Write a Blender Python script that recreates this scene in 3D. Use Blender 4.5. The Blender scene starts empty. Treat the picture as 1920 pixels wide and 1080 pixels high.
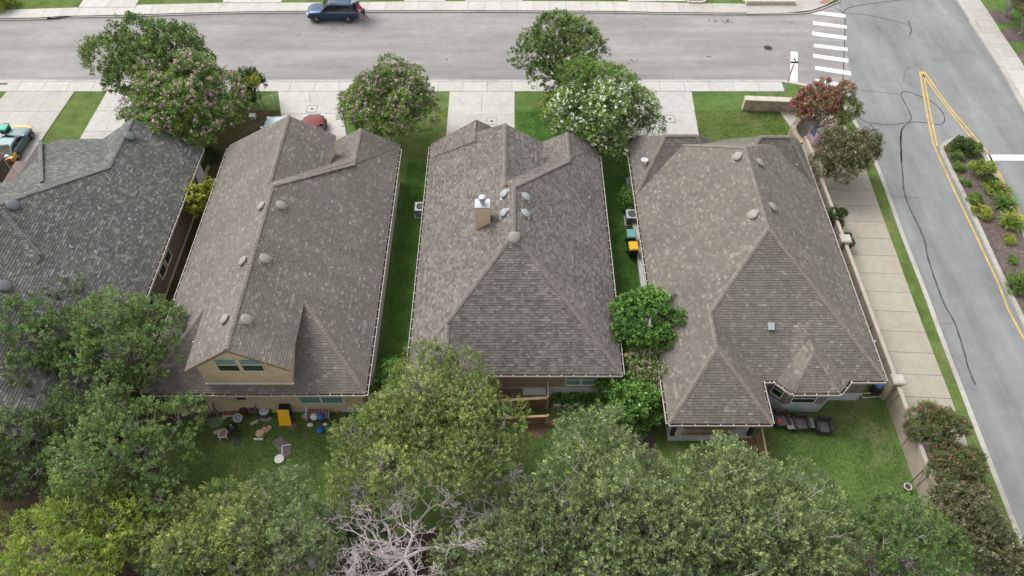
import bpy, math, random
import numpy as np
from mathutils import Vector, Matrix
from math import sin, cos, tan, atan2, radians, pi, sqrt
random.seed(7)
rng = np.random.default_rng(7)
SC = bpy.context.scene
COL = SC.collection

# ------------------------------------------------------------------ camera
CAM_H, CAM_F, CAM_T = 37.0, 1370.0, radians(52.26)
cd = bpy.data.cameras.new('camera')
cam = bpy.data.objects.new('camera', cd); COL.objects.link(cam)
cd.sensor_width = 36.0; cd.lens = 36.0 * CAM_F / 1920.0
cd.clip_start = 0.5; cd.clip_end = 2000
cam.location = (0, 0, CAM_H); cam.rotation_euler = (pi/2 - CAM_T, 0, 0)
SC.camera = cam
# ------------------------------------------------------------------ world, sun, exposure
SUN_EL, SUN_AZ = radians(52), radians(-52)      # azimuth from +Y towards +X
w = bpy.data.worlds.new('World'); SC.world = w; w.use_nodes = True
nt = w.node_tree; nt.nodes.clear()
sky = nt.nodes.new('ShaderNodeTexSky'); sky.sky_type = 'NISHITA'; sky.sun_disc = False
sky.sun_elevation = SUN_EL; sky.sun_rotation = SUN_AZ; sky.dust_density = 3.0; sky.air_density = 1.0
hs = nt.nodes.new('ShaderNodeHueSaturation'); hs.inputs['Saturation'].default_value = 0.13
bg = nt.nodes.new('ShaderNodeBackground'); bg.inputs[1].default_value = 0.15
wo = nt.nodes.new('ShaderNodeOutputWorld')
nt.links.new(sky.outputs[0], hs.inputs['Color']); nt.links.new(hs.outputs[0], bg.inputs[0]); nt.links.new(bg.outputs[0], wo.inputs[0])
sl = bpy.data.lights.new('sun', 'SUN'); sl.energy = 0.9; sl.angle = radians(28); sl.color = (1, .965, .91)
so = bpy.data.objects.new('sun', sl); COL.objects.link(so)
sd = Vector((sin(SUN_AZ)*cos(SUN_EL), cos(SUN_AZ)*cos(SUN_EL), sin(SUN_EL)))
so.rotation_euler = sd.to_track_quat('Z', 'Y').to_euler(); so.location = (-30, 40, 60)
SC.view_settings.view_transform = 'Standard'; SC.view_settings.look = 'None'
SC.view_settings.gamma = 1.0; SC.view_settings.exposure = 1.13

# ------------------------------------------------------------------ helpers
def at(x, y, z=0.0):
    """point of the photograph at a known height -> world"""
    u = x-960; v = 540-y
    dy = CAM_F*cos(CAM_T)+v*sin(CAM_T); dz = -CAM_F*sin(CAM_T)+v*cos(CAM_T)
    t = (z-CAM_H)/dz
    return Vector((u*t, dy*t, z))
def ray(x, y):
    u = x-960; v = 540-y
    return Vector((u, CAM_F*cos(CAM_T)+v*sin(CAM_T), -CAM_F*sin(CAM_T)+v*cos(CAM_T)))
def zat(x, y, Y):
    r = ray(x, y); t = Y/r.y
    return Vector((r.x*t, Y, CAM_H+r.z*t))
def R4(x, y): return (1400+x/3.6, y/3.6)
def R9(x, y): return (1400+x/3.6, 240+y/3.6)
def R5(x, y): return (1400+x/3.6, 540+y/3.6)

def tag(o, label=None, cat=None, group=None, kind=None):
    if label: o['label'] = label
    if cat: o['category'] = cat
    if group: o['group'] = group
    if kind: o['kind'] = kind
    return o
def empty(name, loc=(0, 0, 0), rz=0.0, label=None, cat=None, group=None, kind=None, parent=None):
    o = bpy.data.objects.new(name, None); COL.objects.link(o)
    o.location = loc; o.rotation_euler = (0, 0, rz); o.empty_display_size = .3
    if parent: o.parent = parent
    return tag(o, label, cat, group, kind)

class MB:
    """collects polygons, links them as ONE mesh object"""
    def __init__(s): s.v = []; s.f = []; s.m = []; s.t = []
    def poly(s, pts, m=0, tone=0.0):
        n = len(s.v); s.v += [tuple(p) for p in pts]; s.f.append(tuple(range(n, n+len(pts)))); s.m.append(m); s.t.append(tone); return s
    def mesh(s, v, f, m=0):
        n = len(s.v); s.v += [tuple(p) for p in v]
        for q in f: s.f.append(tuple(i+n for i in q)); s.m.append(m); s.t.append(0.0)
    def box(s, x0, x1, y0, y1, z0, z1, m=0, M=None):
        v = [Vector(p) for p in ((x0,y0,z0),(x1,y0,z0),(x1,y1,z0),(x0,y1,z0),(x0,y0,z1),(x1,y0,z1),(x1,y1,z1),(x0,y1,z1))]
        if M is not None: v = [M @ p for p in v]
        s.mesh(v, [(0,3,2,1),(4,5,6,7),(0,1,5,4),(1,2,6,5),(2,3,7,6),(3,0,4,7)], m); return s
    def prism(s, pts, z0, z1, m=0, mside=None):
        n = len(pts); mside = m if mside is None else mside
        b = [(p[0], p[1], z0) for p in pts]; t = [(p[0], p[1], z1) for p in pts]
        s.poly(t, m); s.poly(b[::-1], mside)
        for i in range(n):
            j = (i+1) % n; s.poly([b[i], b[j], t[j], t[i]], mside)
        return s
    def solid(s, top, dz, m=0, mside=1):
        """polygon in space thickened straight down"""
        n = len(top); b = [(p[0], p[1], p[2]-dz) for p in top]
        s.poly(top, m); s.poly(b[::-1], mside)
        for i in range(n):
            j = (i+1) % n; s.poly([b[i], b[j], top[j], top[i]], mside)
        return s
    def bar(s, a, b, w, h=None, m=0):
        a = Vector(a); b = Vector(b); h = w if h is None else h
        d = b-a; L = d.length
        if L < 1e-6: return s
        d /= L; up = Vector((0, 0, 1)) if abs(d.z) < .95 else Vector((0, 1, 0))
        x = d.cross(up).normalized(); u = x.cross(d)
        v = []
        for p in (a, b):
            for sx, su in ((-1,-1),(1,-1),(1,1),(-1,1)): v.append(p+x*(sx*w/2)+u*(su*h/2))
        s.mesh(v, [(0,1,2,3),(7,6,5,4),(0,4,5,1),(1,5,6,2),(2,6,7,3),(3,7,4,0)], m); return s
    def tube(s, pts, radii, n=6, m=0, caps=True):
        pts = [Vector(p) for p in pts]
        if not hasattr(radii, '__len__'): radii = [radii]*len(pts)
        rings = []; ref = None
        for i, p in enumerate(pts):
            d = (pts[min(i+1, len(pts)-1)]-pts[max(i-1, 0)]).normalized()
            if ref is None: ref = Vector((0,0,1)) if abs(d.z) < .9 else Vector((1,0,0))
            x = d.cross(ref).normalized(); y = x.cross(d).normalized()
            rings.append([p+(x*cos(2*pi*k/n)+y*sin(2*pi*k/n))*radii[i] for k in range(n)])
        b = len(s.v); s.v += [tuple(q) for r in rings for q in r]
        for i in range(len(pts)-1):
            for k in range(n):
                s.f.append((b+i*n+k, b+i*n+(k+1)%n, b+(i+1)*n+(k+1)%n, b+(i+1)*n+k)); s.m.append(m); s.t.append(0.0)
        if caps:
            s.f.append(tuple(b+k for k in range(n))[::-1]); s.m.append(m); s.t.append(0.0)
            s.f.append(tuple(b+(len(pts)-1)*n+k for k in range(n))); s.m.append(m); s.t.append(0.0)
        return s
    def lathe(s, c, prof, n=20, m=0, M=None):
        """prof: list of (radius, height)"""
        c = Vector(c); b = len(s.v)
        for r, z in prof:
            for k in range(n):
                p = Vector((r*cos(2*pi*k/n), r*sin(2*pi*k/n), z))
                if M is not None: p = M @ p
                s.v.append(tuple(c+p))
        for i in range(len(prof)-1):
            for k in range(n):
                s.f.append((b+i*n+k, b+i*n+(k+1)%n, b+(i+1)*n+(k+1)%n, b+(i+1)*n+k)); s.m.append(m); s.t.append(0.0)
        s.f.append(tuple(b+(len(prof)-1)*n+k for k in range(n))); s.m.append(m); s.t.append(0.0)
        s.f.append(tuple(b+k for k in range(n))[::-1]); s.m.append(m); s.t.append(0.0)
        return s
    def build(s, name, mats, parent=None, smooth=False, kind=None, label=None, tones=False):
        me = bpy.data.meshes.new(name); me.from_pydata(s.v, [], s.f)
        if not isinstance(mats, (list, tuple)): mats = [mats]
        for m in mats: me.materials.append(m)
        if len(mats) > 1: me.polygons.foreach_set('material_index', s.m)
        if smooth: me.polygons.foreach_set('use_smooth', [True]*len(s.f))
        if tones:
            a = me.attributes.new('tone', 'FLOAT', 'FACE'); a.data.foreach_set('value', s.t)
        me.update()
        o = bpy.data.objects.new(name, me); COL.objects.link(o)
        if parent: o.parent = parent; o.matrix_parent_inverse = Matrix.Identity(4); 
        if parent and parent.location.length > 0 and not getattr(s, 'local', False):
            o.matrix_parent_inverse = parent_inv(parent)
        if kind: o['kind'] = kind
        if label: o['label'] = label
        return o
def parent_inv(p):
    M = Matrix.Identity(4)
    while p is not None:
        M = p.matrix_parent_inverse @ Matrix.LocRotScale(p.location, p.rotation_euler, p.scale) @ M if False else (Matrix.LocRotScale(p.location, p.rotation_euler, p.scale) @ M)
        M = p.matrix_parent_inverse @ M if p.parent else M
        p = p.parent
    return M.inverted()
def LMB():
    b = MB(); b.local = True; return b
def copy_tree(o, parent=None):
    c = o.copy(); COL.objects.link(c)
    if parent: c.parent = parent
    for ch in list(o.children): copy_tree(ch, c)
    return c

# ------------------------------------------------------------------ materials
def new_mat(name):
    m = bpy.data.materials.new(name); m.use_nodes = True
    nt = m.node_tree; b = nt.nodes['Principled BSDF']; return m, nt, b
def N(nt, t, **kw):
    n = nt.nodes.new(t)
    for k, v in kw.items():
        if k in n.inputs: n.inputs[k].default_value = v
        else: setattr(n, k, v)
    return n
def ramp(nt, stops, interp='LINEAR'):
    r = nt.nodes.new('ShaderNodeValToRGB'); r.color_ramp.interpolation = interp
    e = r.color_ramp.elements
    while len(e) < len(stops): e.new(.5)
    for i, (p, c) in enumerate(stops): e[i].position = p; e[i].color = (*c, 1)
    return r
def worldpos(nt):
    g = nt.nodes.new('ShaderNodeNewGeometry'); return g.outputs['Position']
def noise(nt, scale, detail=4, rough=.6, vec=None, stretch=None):
    n = nt.nodes.new('ShaderNodeTexNoise'); n.inputs['Scale'].default_value = scale
    n.inputs['Detail'].default_value = detail; n.inputs['Roughness'].default_value = rough
    v = vec if vec is not None else worldpos(nt)
    if stretch:
        mp = nt.nodes.new('ShaderNodeMapping'); mp.inputs['Scale'].default_value = stretch
        nt.links.new(v, mp.inputs[0]); v = mp.outputs[0]
    nt.links.new(v, n.inputs['Vector']); return n.outputs['Fac']
def mixc(nt, f, a, b, mode='MIX'):
    m = nt.nodes.new('ShaderNodeMix'); m.data_type = 'RGBA'; m.blend_type = mode
    for s, v in ((0, f), (6, a), (7, b)):
        if hasattr(v, 'default_value') or hasattr(v, 'is_linked'): nt.links.new(v, m.inputs[s])
        else: m.inputs[s].default_value = v if s == 0 else (*v, 1)
    return m.outputs[2]
def bump(nt, b, h, strength=.3, dist=.02):
    n = nt.nodes.new('ShaderNodeBump'); n.inputs['Strength'].default_value = strength; n.inputs['Distance'].default_value = dist
    nt.links.new(h, n.inputs['Height']); nt.links.new(n.outputs[0], b.inputs['Normal'])
MATS = {}
def mat(name, col, rough=.7, metal=0.0, var=.15, scale=3.0, fine=40.0, bmp=.15, spec=.3):
    """plain procedural: colour with two scales of noise and fine relief"""
    if name in MATS: return MATS[name]
    m, nt, b = new_mat(name)
    d = tuple(c*(1-var) for c in col); l = tuple(min(1, c*(1+var)) for c in col)
    r = ramp(nt, [(.3, d), (.7, l)]); nt.links.new(noise(nt, scale, 5), r.inputs[0])
    r2 = ramp(nt, [(.3, (.86,)*3), (.7, (1.0,)*3)]); nf = noise(nt, fine, 3); nt.links.new(nf, r2.inputs[0])
    nt.links.new(mixc(nt, 1.0, r.outputs[0], r2.outputs[0], 'MULTIPLY'), b.inputs['Base Color'])
    b.inputs['Roughness'].default_value = rough; b.inputs['Metallic'].default_value = metal
    b.inputs['Specular IOR Level'].default_value = spec
    if bmp: bump(nt, b, nf, bmp, .01)
    MATS[name] = m; return m

def shingle_mat(name, stops, single=False, grime=.12):
    m, nt, b = new_mat(name)
    if single:
        oi = nt.nodes.new('ShaderNodeObjectInfo'); t = oi.outputs['Random']
    else:
        a = nt.nodes.new('ShaderNodeAttribute'); a.attribute_name = 'tone'; t = a.outputs['Fac']
    r = ramp(nt, stops, 'CONSTANT'); nt.links.new(t, r.inputs[0])
    r2 = ramp(nt, [(.3, (1-grime*1.3,)*3), (.72, (1+grime*.8,)*3)]); nt.links.new(noise(nt, .35, 6, .65), r2.inputs[0])
    c = mixc(nt, 1.0, r.outputs[0], r2.outputs[0], 'MULTIPLY')
    sa = nt.nodes.new('ShaderNodeAttribute'); sa.attribute_name = 'stain'
    ad = nt.nodes.new('ShaderNodeMath'); ad.inputs[1].default_value = 1.0; nt.links.new(sa.outputs['Fac'], ad.inputs[0])
    c = mixc(nt, 1.0, c, ad.outputs[0], 'MULTIPLY')
    g = noise(nt, 45, 4, .7); r3 = ramp(nt, [(.25, (.72,)*3), (.75, (1.2,)*3)]); nt.links.new(g, r3.inputs[0])
    nt.links.new(mixc(nt, 1.0, c, r3.outputs[0], 'MULTIPLY'), b.inputs['Base Color'])
    b.inputs['Roughness'].default_value = .93; b.inputs['Specular IOR Level'].default_value = .15
    bump(nt, b, g, .5, .006); return m

def concrete_mat(name, col, stain=(.20,.15,.09), amount=.25):
    m, nt, b = new_mat(name)
    oi = nt.nodes.new('ShaderNodeObjectInfo')
    d = tuple(c*.90 for c in col)
    c = mixc(nt, oi.outputs['Random'], col, d)
    n1 = noise(nt, .45, 6, .62); r = ramp(nt, [(.50, (0,0,0)), (.80, (amount,)*3)]); nt.links.new(n1, r.inputs[0])
    c = mixc(nt, r.outputs[0], c, stain)
    n2 = noise(nt, 2.4, 7, .7); r2 = ramp(nt, [(.3, (.84,)*3), (.65, (1.0,)*3)]); nt.links.new(n2, r2.inputs[0])
    c = mixc(nt, 1.0, c, r2.outputs[0], 'MULTIPLY')
    n3 = noise(nt, 60, 2); r3 = ramp(nt, [(.3, (.9,)*3), (.7, (1.04,)*3)]); nt.links.new(n3, r3.inputs[0])
    c = mixc(nt, 1.0, c, r3.outputs[0], 'MULTIPLY')
    nt.links.new(c, b.inputs['Base Color']); b.inputs['Roughness'].default_value = .9
    b.inputs['Specular IOR Level'].default_value = .2; bump(nt, b, n3, .2, .004); return m

def asphalt_mat(name, col, stretch, warm):
    m, nt, b = new_mat(name)
    n1 = noise(nt, .5, 5, .6, stretch=stretch); r = ramp(nt, [(.28, tuple(c*.78 for c in col)), (.5, col), (.72, tuple(c*1.12 for c in warm))])
    nt.links.new(n1, r.inputs[0])
    n2 = noise(nt, 1.1, 6, .7); r2 = ramp(nt, [(.3, (.86,)*3), (.7, (1.05,)*3)]); nt.links.new(n2, r2.inputs[0])
    c = mixc(nt, 1.0, r.outputs[0], r2.outputs[0], 'MULTIPLY')
    n3 = noise(nt, 28, 3, .8); r3 = ramp(nt, [(.3, (.78,)*3), (.72, (1.12,)*3)]); nt.links.new(n3, r3.inputs[0])
    c = mixc(nt, 1.0, c, r3.outputs[0], 'MULTIPLY')
    n4 = noise(nt, .16, 4, .5); r4 = ramp(nt, [(.38, (.9,.9,.9)), (.6, (1.04,1.04,1.04))]); nt.links.new(n4, r4.inputs[0]); c = mixc(nt, 1.0, c, r4.outputs[0], 'MULTIPLY')
    nt.links.new(c, b.inputs['Base Color']); b.inputs['Roughness'].default_value = .88
    b.inputs['Specular IOR Level'].default_value = .25; bump(nt, b, n3, .4, .01); return m

def grass_mat(name, cols, dry=None, dry_amt=.0):
    m, nt, b = new_mat(name)
    n1 = noise(nt, .8, 6, .65); r = ramp(nt, [(.3, cols[0]), (.5, cols[1]), (.72, cols[2])]); nt.links.new(n1, r.inputs[0])
    c = r.outputs[0]
    if dry:
        nd = noise(nt, .28, 7, .7); rd = ramp(nt, [(.53, (0,0,0)), (.72, (dry_amt,)*3)]); nt.links.new(nd, rd.inputs[0])
        c = mixc(nt, rd.outputs[0], c, dry)
    n2 = noise(nt, 14, 6, .8); r2 = ramp(nt, [(.28, (.45,)*3), (.72, (1.45,)*3)]); nt.links.new(n2, r2.inputs[0])
    c = mixc(nt, 1.0, c, r2.outputs[0], 'MULTIPLY')
    nt.links.new(c, b.inputs['Base Color']); b.inputs['Roughness'].default_value = .95
    b.inputs['Specular IOR Level'].default_value = .1; bump(nt, b, n2, .8, .05); return m

def leaf_mat(name, stops, trans=.35, rough=.55):
    m, nt, b = new_mat(name)
    a = nt.nodes.new('ShaderNodeAttribute'); a.attribute_name = 'tone'
    r = ramp(nt, stops); nt.links.new(a.outputs['Fac'], r.inputs[0])
    oi = nt.nodes.new('ShaderNodeObjectInfo'); rr = ramp(nt, [(0, (.88,.9,.88)), (1, (1.1,1.06,1.0))]); nt.links.new(oi.outputs['Random'], rr.inputs[0])
    c = mixc(nt, 1.0, r.outputs[0], rr.outputs[0], 'MULTIPLY')
    nt.links.new(c, b.inputs['Base Color']); b.inputs['Roughness'].default_value = rough
    b.inputs['Specular IOR Level'].default_value = .3
    tr = nt.nodes.new('ShaderNodeBsdfTranslucent'); nt.links.new(c, tr.inputs[0])
    ms = nt.nodes.new('ShaderNodeMixShader'); ms.inputs[0].default_value = trans
    nt.links.new(b.outputs[0], ms.inputs[1]); nt.links.new(tr.outputs[0], ms.inputs[2])
    nt.links.new(ms.outputs[0], nt.nodes['Material Output'].inputs[0]); return m

def brick_mat(name, c1, c2, mortar, axis):
    m, nt, b = new_mat(name)
    mp = nt.nodes.new('ShaderNodeMapping')
    mp.inputs['Rotation'].default_value = (0, radians(90), radians(90)) if axis == 'x' else (radians(90), 0, 0)
    cx = nt.nodes.new('ShaderNodeSeparateXYZ'); nt.links.new(worldpos(nt), cx.inputs[0])
    cb = nt.nodes.new('ShaderNodeCombineXYZ')
    s = nt.nodes.new('ShaderNodeMath'); s.operation = 'ADD'; nt.links.new(cx.outputs[0], s.inputs[0]); nt.links.new(cx.outputs[1], s.inputs[1])
    nt.links.new(s.outputs[0], cb.inputs[0]); nt.links.new(cx.outputs[2], cb.inputs[1])
    br = nt.nodes.new('ShaderNodeTexBrick'); br.inputs['Scale'].default_value = 1.0
    br.inputs['Brick Width'].default_value = .22; br.inputs['Row Height'].default_value = .075; br.inputs['Mortar Size'].default_value = .008
    br.inputs['Color1'].default_value = (*c1, 1); br.inputs['Color2'].default_value = (*c2, 1); br.inputs['Mortar'].default_value = (*mortar, 1)
    nt.links.new(cb.outputs[0], br.inputs['Vector'])
    n = noise(nt, 5, 5); r = ramp(nt, [(.3, (.75,)*3), (.7, (1.15,)*3)]); nt.links.new(n, r.inputs[0])
    nt.links.new(mixc(nt, 1.0, br.outputs[0], r.outputs[0], 'MULTIPLY'), b.inputs['Base Color'])
    b.inputs['Roughness'].default_value = .9; bump(nt, b, br.outputs['Fac'], .4, -.01); return m

def siding_mat(name, col, pitch=.18):
    m, nt, b = new_mat(name)
    sx = nt.nodes.new('ShaderNodeSeparateXYZ'); nt.links.new(worldpos(nt), sx.inputs[0])
    mu = nt.nodes.new('ShaderNodeMath'); mu.operation = 'DIVIDE'; mu.inputs[1].default_value = pitch; nt.links.new(sx.outputs[2], mu.inputs[0])
    fr = nt.nodes.new('ShaderNodeMath'); fr.operation = 'FRACT'; nt.links.new(mu.outputs[0], fr.inputs[0])
    r = ramp(nt, [(0, tuple(c*.55 for c in col)), (.08, col), (1, tuple(c*1.03 for c in col))]); nt.links.new(fr.outputs[0], r.inputs[0])
    n = noise(nt, 2.5, 6, .7, stretch=(1, 1, 3)); r2 = ramp(nt, [(.3, (.84,.83,.8)), (.65, (1.02,)*3)]); nt.links.new(n, r2.inputs[0])
    nt.links.new(mixc(nt, 1.0, r.outputs[0], r2.outputs[0], 'MULTIPLY'), b.inputs['Base Color'])
    b.inputs['Roughness'].default_value = .75; bump(nt, b, fr.outputs[0], .5, .015); return m

# roofs
H0T = [(0,(.092,.092,.086)),(.30,(.110,.111,.103)),(.58,(.126,.127,.117)),(.78,(.158,.161,.149)),(.93,(.185,.189,.177))]
H1T = [(0,(.133,.121,.105)),(.35,(.146,.133,.115)),(.65,(.157,.143,.124)),(.91,(.188,.173,.149)),(.975,(.22,.205,.178))]
H2T = [(0,(.105,.093,.084)),(.20,(.128,.115,.103)),(.50,(.147,.133,.119)),(.78,(.170,.154,.138)),(.94,(.192,.176,.158))]
H3T = [(0,(.129,.117,.099)),(.35,(.143,.131,.111)),(.65,(.154,.142,.120)),(.89,(.182,.168,.141)),(.97,(.215,.20,.17))]
SH = {k: (shingle_mat('shingles_'+k, t), shingle_mat('shingle_single_'+k, t, True)) for k, t in (('grey', H0T), ('taupe', H1T), ('purple_brown', H2T), ('sand', H3T))}
CAPM = {'grey': mat('cap_grey', (.122,.123,.116), .95, var=.2, bmp=.4), 'taupe': mat('cap_taupe', (.172,.152,.13), .95, var=.2, bmp=.4),
        'purple_brown': mat('cap_purple', (.162,.14,.128), .95, var=.2, bmp=.4), 'sand': mat('cap_sand', (.172,.154,.128), .95, var=.2, bmp=.4)}
M_fascia = mat('fascia_paint', (.36,.28,.20), .7)
M_soff = mat('soffit_tan', (.42,.34,.25), .8)
M_gutter = mat('gutter_white', (.50,.475,.44), .45, var=.06)
M_gutter_bottom = mat('gutter_dark_bottom', (.055,.04,.03), .95, var=.5, scale=8)  # dark mottled brown for the bottom of the gutter trough
M_side_tan = siding_mat('siding_tan', (.60,.46,.315))
M_side_taupe = siding_mat('siding_taupe', (.34,.25,.17), .3)
M_trim_tan = mat('trim_tan', (.60,.44,.29), .7, var=.07)
M_found = mat('foundation_concrete', (.46,.46,.45), .9, var=.2, scale=1.2)
M_brick_d = brick_mat('brick_brown', (.115,.085,.072), (.17,.13,.11), (.16,.145,.13), 'x')
M_brick_s = brick_mat('stone_veneer', (.16,.115,.095), (.26,.205,.17), (.30,.27,.24), 'y')
M_glass = mat('window_glass', (.028,.045,.045), .08, var=.3, scale=1.0, bmp=0, spec=.9)
M_blind = mat('window_blind', (.16,.28,.25), .35, var=.08, bmp=0)
M_wframe = mat('window_frame_white', (.72,.70,.64), .5, var=.05)
M_vent = {'light': mat('vent_light', (.27,.29,.285), .55, var=.08), 'taupe': mat('vent_taupe', (.235,.22,.185), .6, var=.1), 'dark': mat('vent_dark', (.10,.11,.115), .5, var=.2)}
M_galv = mat('galvanised_metal', (.40,.42,.44), .45, .5, var=.08)
M_white = mat('white_plastic', (.60,.60,.58), .5, var=.06)
# ground
M_avenue = asphalt_mat('asphalt_avenue', (.195,.200,.200), (1.3, .16, 1), (.215,.220,.219))
M_street = asphalt_mat('asphalt_street', (.245,.234,.227), (.14, 1.4, 1), (.27,.258,.25))
M_conc = concrete_mat('concrete_walk', (.455,.442,.412))
M_conc_old = concrete_mat('concrete_walk_stained', (.40,.385,.35), (.22,.18,.12), .45)
M_conc_av = concrete_mat('concrete_avenue_walk', (.335,.31,.255), (.24,.17,.08), .35)
M_kerb = concrete_mat('concrete_kerb', (.40,.38,.345), (.12,.10,.08), .5)
M_lush = grass_mat('grass_lush', [(.044,.098,.020),(.064,.142,.028),(.096,.185,.046)])
M_front = grass_mat('grass_front', [(.060,.085,.022),(.090,.135,.034),(.125,.165,.052)], (.17,.155,.075), .5)
M_yard = grass_mat('grass_yard', [(.058,.100,.026),(.084,.142,.036),(.125,.175,.056)], (.24,.205,.11), .6)
M_thin = grass_mat('grass_thin', [(.045,.045,.016),(.07,.065,.025),(.10,.085,.035)], (.13,.09,.05), .6)
M_soil = grass_mat('woodland_litter', [(.035,.024,.016),(.062,.042,.03),(.10,.07,.05)])
M_mulch = grass_mat('mulch_dark', [(.075,.055,.048),(.115,.09,.08),(.16,.13,.118)])
M_wpaint = mat('road_paint_white', (.62,.62,.61), .6, var=.22, scale=2.5, fine=25)
M_wfaded = mat('road_paint_faded', (.50,.49,.47), .7, var=.25, scale=3, fine=20)
M_ypaint = mat('road_paint_yellow', (.46,.32,.095), .7, var=.25, scale=1.5, fine=25)
M_seal = mat('crack_sealant', (.055,.06,.06), .5, var=.3)
M_iron = mat('cast_iron', (.05,.05,.048), .6, .3, var=.3)
M_pad = mat('tactile_pad', (.27,.16,.12), .8)
M_fence = mat('fence_concrete_tan', (.31,.26,.21), .9, var=.16, scale=1.3, bmp=.5)
M_fencecap = mat('fence_cap_tan', (.37,.32,.262), .85, var=.1)
M_stone = mat('limestone_block', (.44,.36,.27), .9, var=.35, scale=2.5, bmp=.8)
M_stonecap = mat('limestone_cap', (.44,.395,.33), .9, var=.12)
M_bark = mat('bark_grey', (.16,.145,.125), .95, var=.35, scale=6, bmp=.8)
M_bark_pale = mat('bark_pale', (.33,.30,.27), .9, var=.25, scale=6, bmp=.5)
M_dead = mat('dead_wood', (.43,.375,.365), .9, var=.2, scale=5)
M_wood = mat('deck_wood', (.20,.118,.07), .8, var=.3, scale=4)
M_woodl = mat('rail_wood', (.38,.26,.165), .8, var=.22, scale=4)
M_wooddk = mat('dark_wood', (.05,.035,.028), .9, var=.3)

# ------------------------------------------------------------------ ground
def sheet(name, pts, z, m, kind='structure', thick=None, side=None, parent=None):
    b = MB()
    if thick: b.prism(pts, z-thick, z, 0, 1 if side else 0)
    else: b.poly([(p[0], p[1], z) for p in pts])
    ms = [m, side] if side else m
    o = b.build(name, ms, parent)
    if kind: o['kind'] = kind
    return o
def ccw(pts):
    a = sum(pts[i][0]*pts[(i+1)%len(pts)][1]-pts[(i+1)%len(pts)][0]*pts[i][1] for i in range(len(pts)))
    return pts if a > 0 else pts[::-1]
def smooth_line(pts, n=6):
    """Catmull-Rom through 2D/3D points"""
    P = [Vector(p) for p in pts]; out = []
    for i in range(len(P)-1):
        p0 = P[max(i-1,0)]; p1 = P[i]; p2 = P[i+1]; p3 = P[min(i+2, len(P)-1)]
        for k in range(n):
            t = k/n
            out.append(.5*((2*p1)+(p2-p0)*t+(2*p0-5*p1+4*p2-p3)*t*t+(-p0+3*p1-3*p2+p3)*t**3))
    out.append(P[-1]); return out
def ribbon(b, pts, wdt, z, m=0):
    P = [Vector((p[0], p[1])) for p in pts]; L = []; Rr = []
    for i, p in enumerate(P):
        d = (P[min(i+1, len(P)-1)]-P[max(i-1, 0)]).normalized(); nrm = Vector((-d.y, d.x))
        ww = wdt(i/(len(P)-1)) if callable(wdt) else wdt
        L.append(p+nrm*ww/2); Rr.append(p-nrm*ww/2)
    for i in range(len(P)-1):
        b.poly([(*Rr[i], z), (*Rr[i+1], z), (*L[i+1], z), (*L[i], z)], m)

sheet('ground', [(-160,-60),(160,-60),(160,200),(-160,200)], -.02, M_soil)
sheet('avenue', [(20,-60),(60,-60),(60,120),(20,120)], 0.0, M_avenue)
XS = 29.6
street_pts = [(-90, 46.5), (24, 46.5), (27.5, 46.5), (28.3, 52.8), (29.3, 57.0), (30.0, 62.0), (24, 62), (-90, 62)]
sheet('street', street_pts, .004, M_street)

YN = at(800, 152, 0).y            # near kerb line
YF = at(800, 25, 0).y             # far kerb line
kc = [(22.0, YN), (24.6, YN-.9), (26.2, YN-2.9), (26.75, 44.1), (26.9, 40.5), (26.8, 37.2), (26.55, 33.1), (26.4, 28.5), (26.2, 24.8), (26.05, 21.2), (25.9, 17.4), (25.75, 12.3), (25.5, 4), (25.2,-20)]
kc = [(p.x, p.y) for p in smooth_line(kc, 4)]
blockA = [(-90, -20), (-90, YN)] + [(-45, YN)] + kc
def offset_line(pts, d):
    P = [Vector(p) for p in pts]; out = []
    for i, p in enumerate(P):
        t = (P[min(i+1, len(P)-1)]-P[max(i-1, 0)]).normalized(); out.append((p.x-t.y*d, p.y+t.x*d))
    return out
_edge = offset_line([(-90, YN), (-45, YN)]+kc, -.14)
sheet('lawn', ccw([(-90, -20)]+_edge), .10, M_yard, thick=.12)
def kerb(name, line, width, z, side=1, m=None, joint=3.0):
    """kerb in cast lengths, each with its own joint"""
    root = empty(name, kind='structure')
    P = [Vector(p) for p in line]; 
    inner = offset_line(line, side*width); acc = 0; start = 0
    for i in range(1, len(P)):
        acc += (P[i]-P[i-1]).length
        if acc > joint or i == len(P)-1:
            seg = [tuple(p) for p in P[start:i+1]]; ins = inner[start:i+1]
            a = Vector(seg[0]); c = Vector(seg[1]); e = (c-a).normalized()*.012
            seg[0] = tuple(a+e); ins = list(ins); ins[0] = (ins[0][0]+e.x, ins[0][1]+e.y)
            MB().prism(ccw(seg+ins[::-1]), -.02, z, 0).build('kerb_length', m or M_kerb, root)
            start = i; acc = 0
    return root
def densify(pts, step=1.5):
    out = []
    for a, b in zip(pts[:-1], pts[1:]):
        a = Vector(a); b = Vector(b); n = max(1, int((b-a).length/step))
        for k in range(n): out.append(tuple(a.lerp(b, k/n)))
    out.append(tuple(pts[-1])); return out
kerb('kerb', densify([(-60, YN)]+kc), .28, .145, -1)
# far block
yf = [at(0,39).xy, at(94,35).xy, at(217,33).xy, at(380,28).xy, at(519,25.5).xy, at(800,24).xy, at(1120,25).xy, at(1250,27.5).xy, at(1400,28.5).xy, at(1500,27).xy, at(1535,20).xy, at(1560,10).xy, at(1575,0).xy]
yf = [tuple(p) for p in yf]; farline = [(-95, yf[0][1]-1.0)] + yf + [(yf[-1][0]+.7, 66), (yf[-1][0]+.9, 95)]
farline = [(p.x, p.y) for p in smooth_line(farline, 4)]
sheet('far_lawn', ccw([(-95, 95)]+offset_line(farline, .11)), .10, M_front, thick=.12)
kerb('far_kerb', densify(farline), .22, .10, 1)
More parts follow.
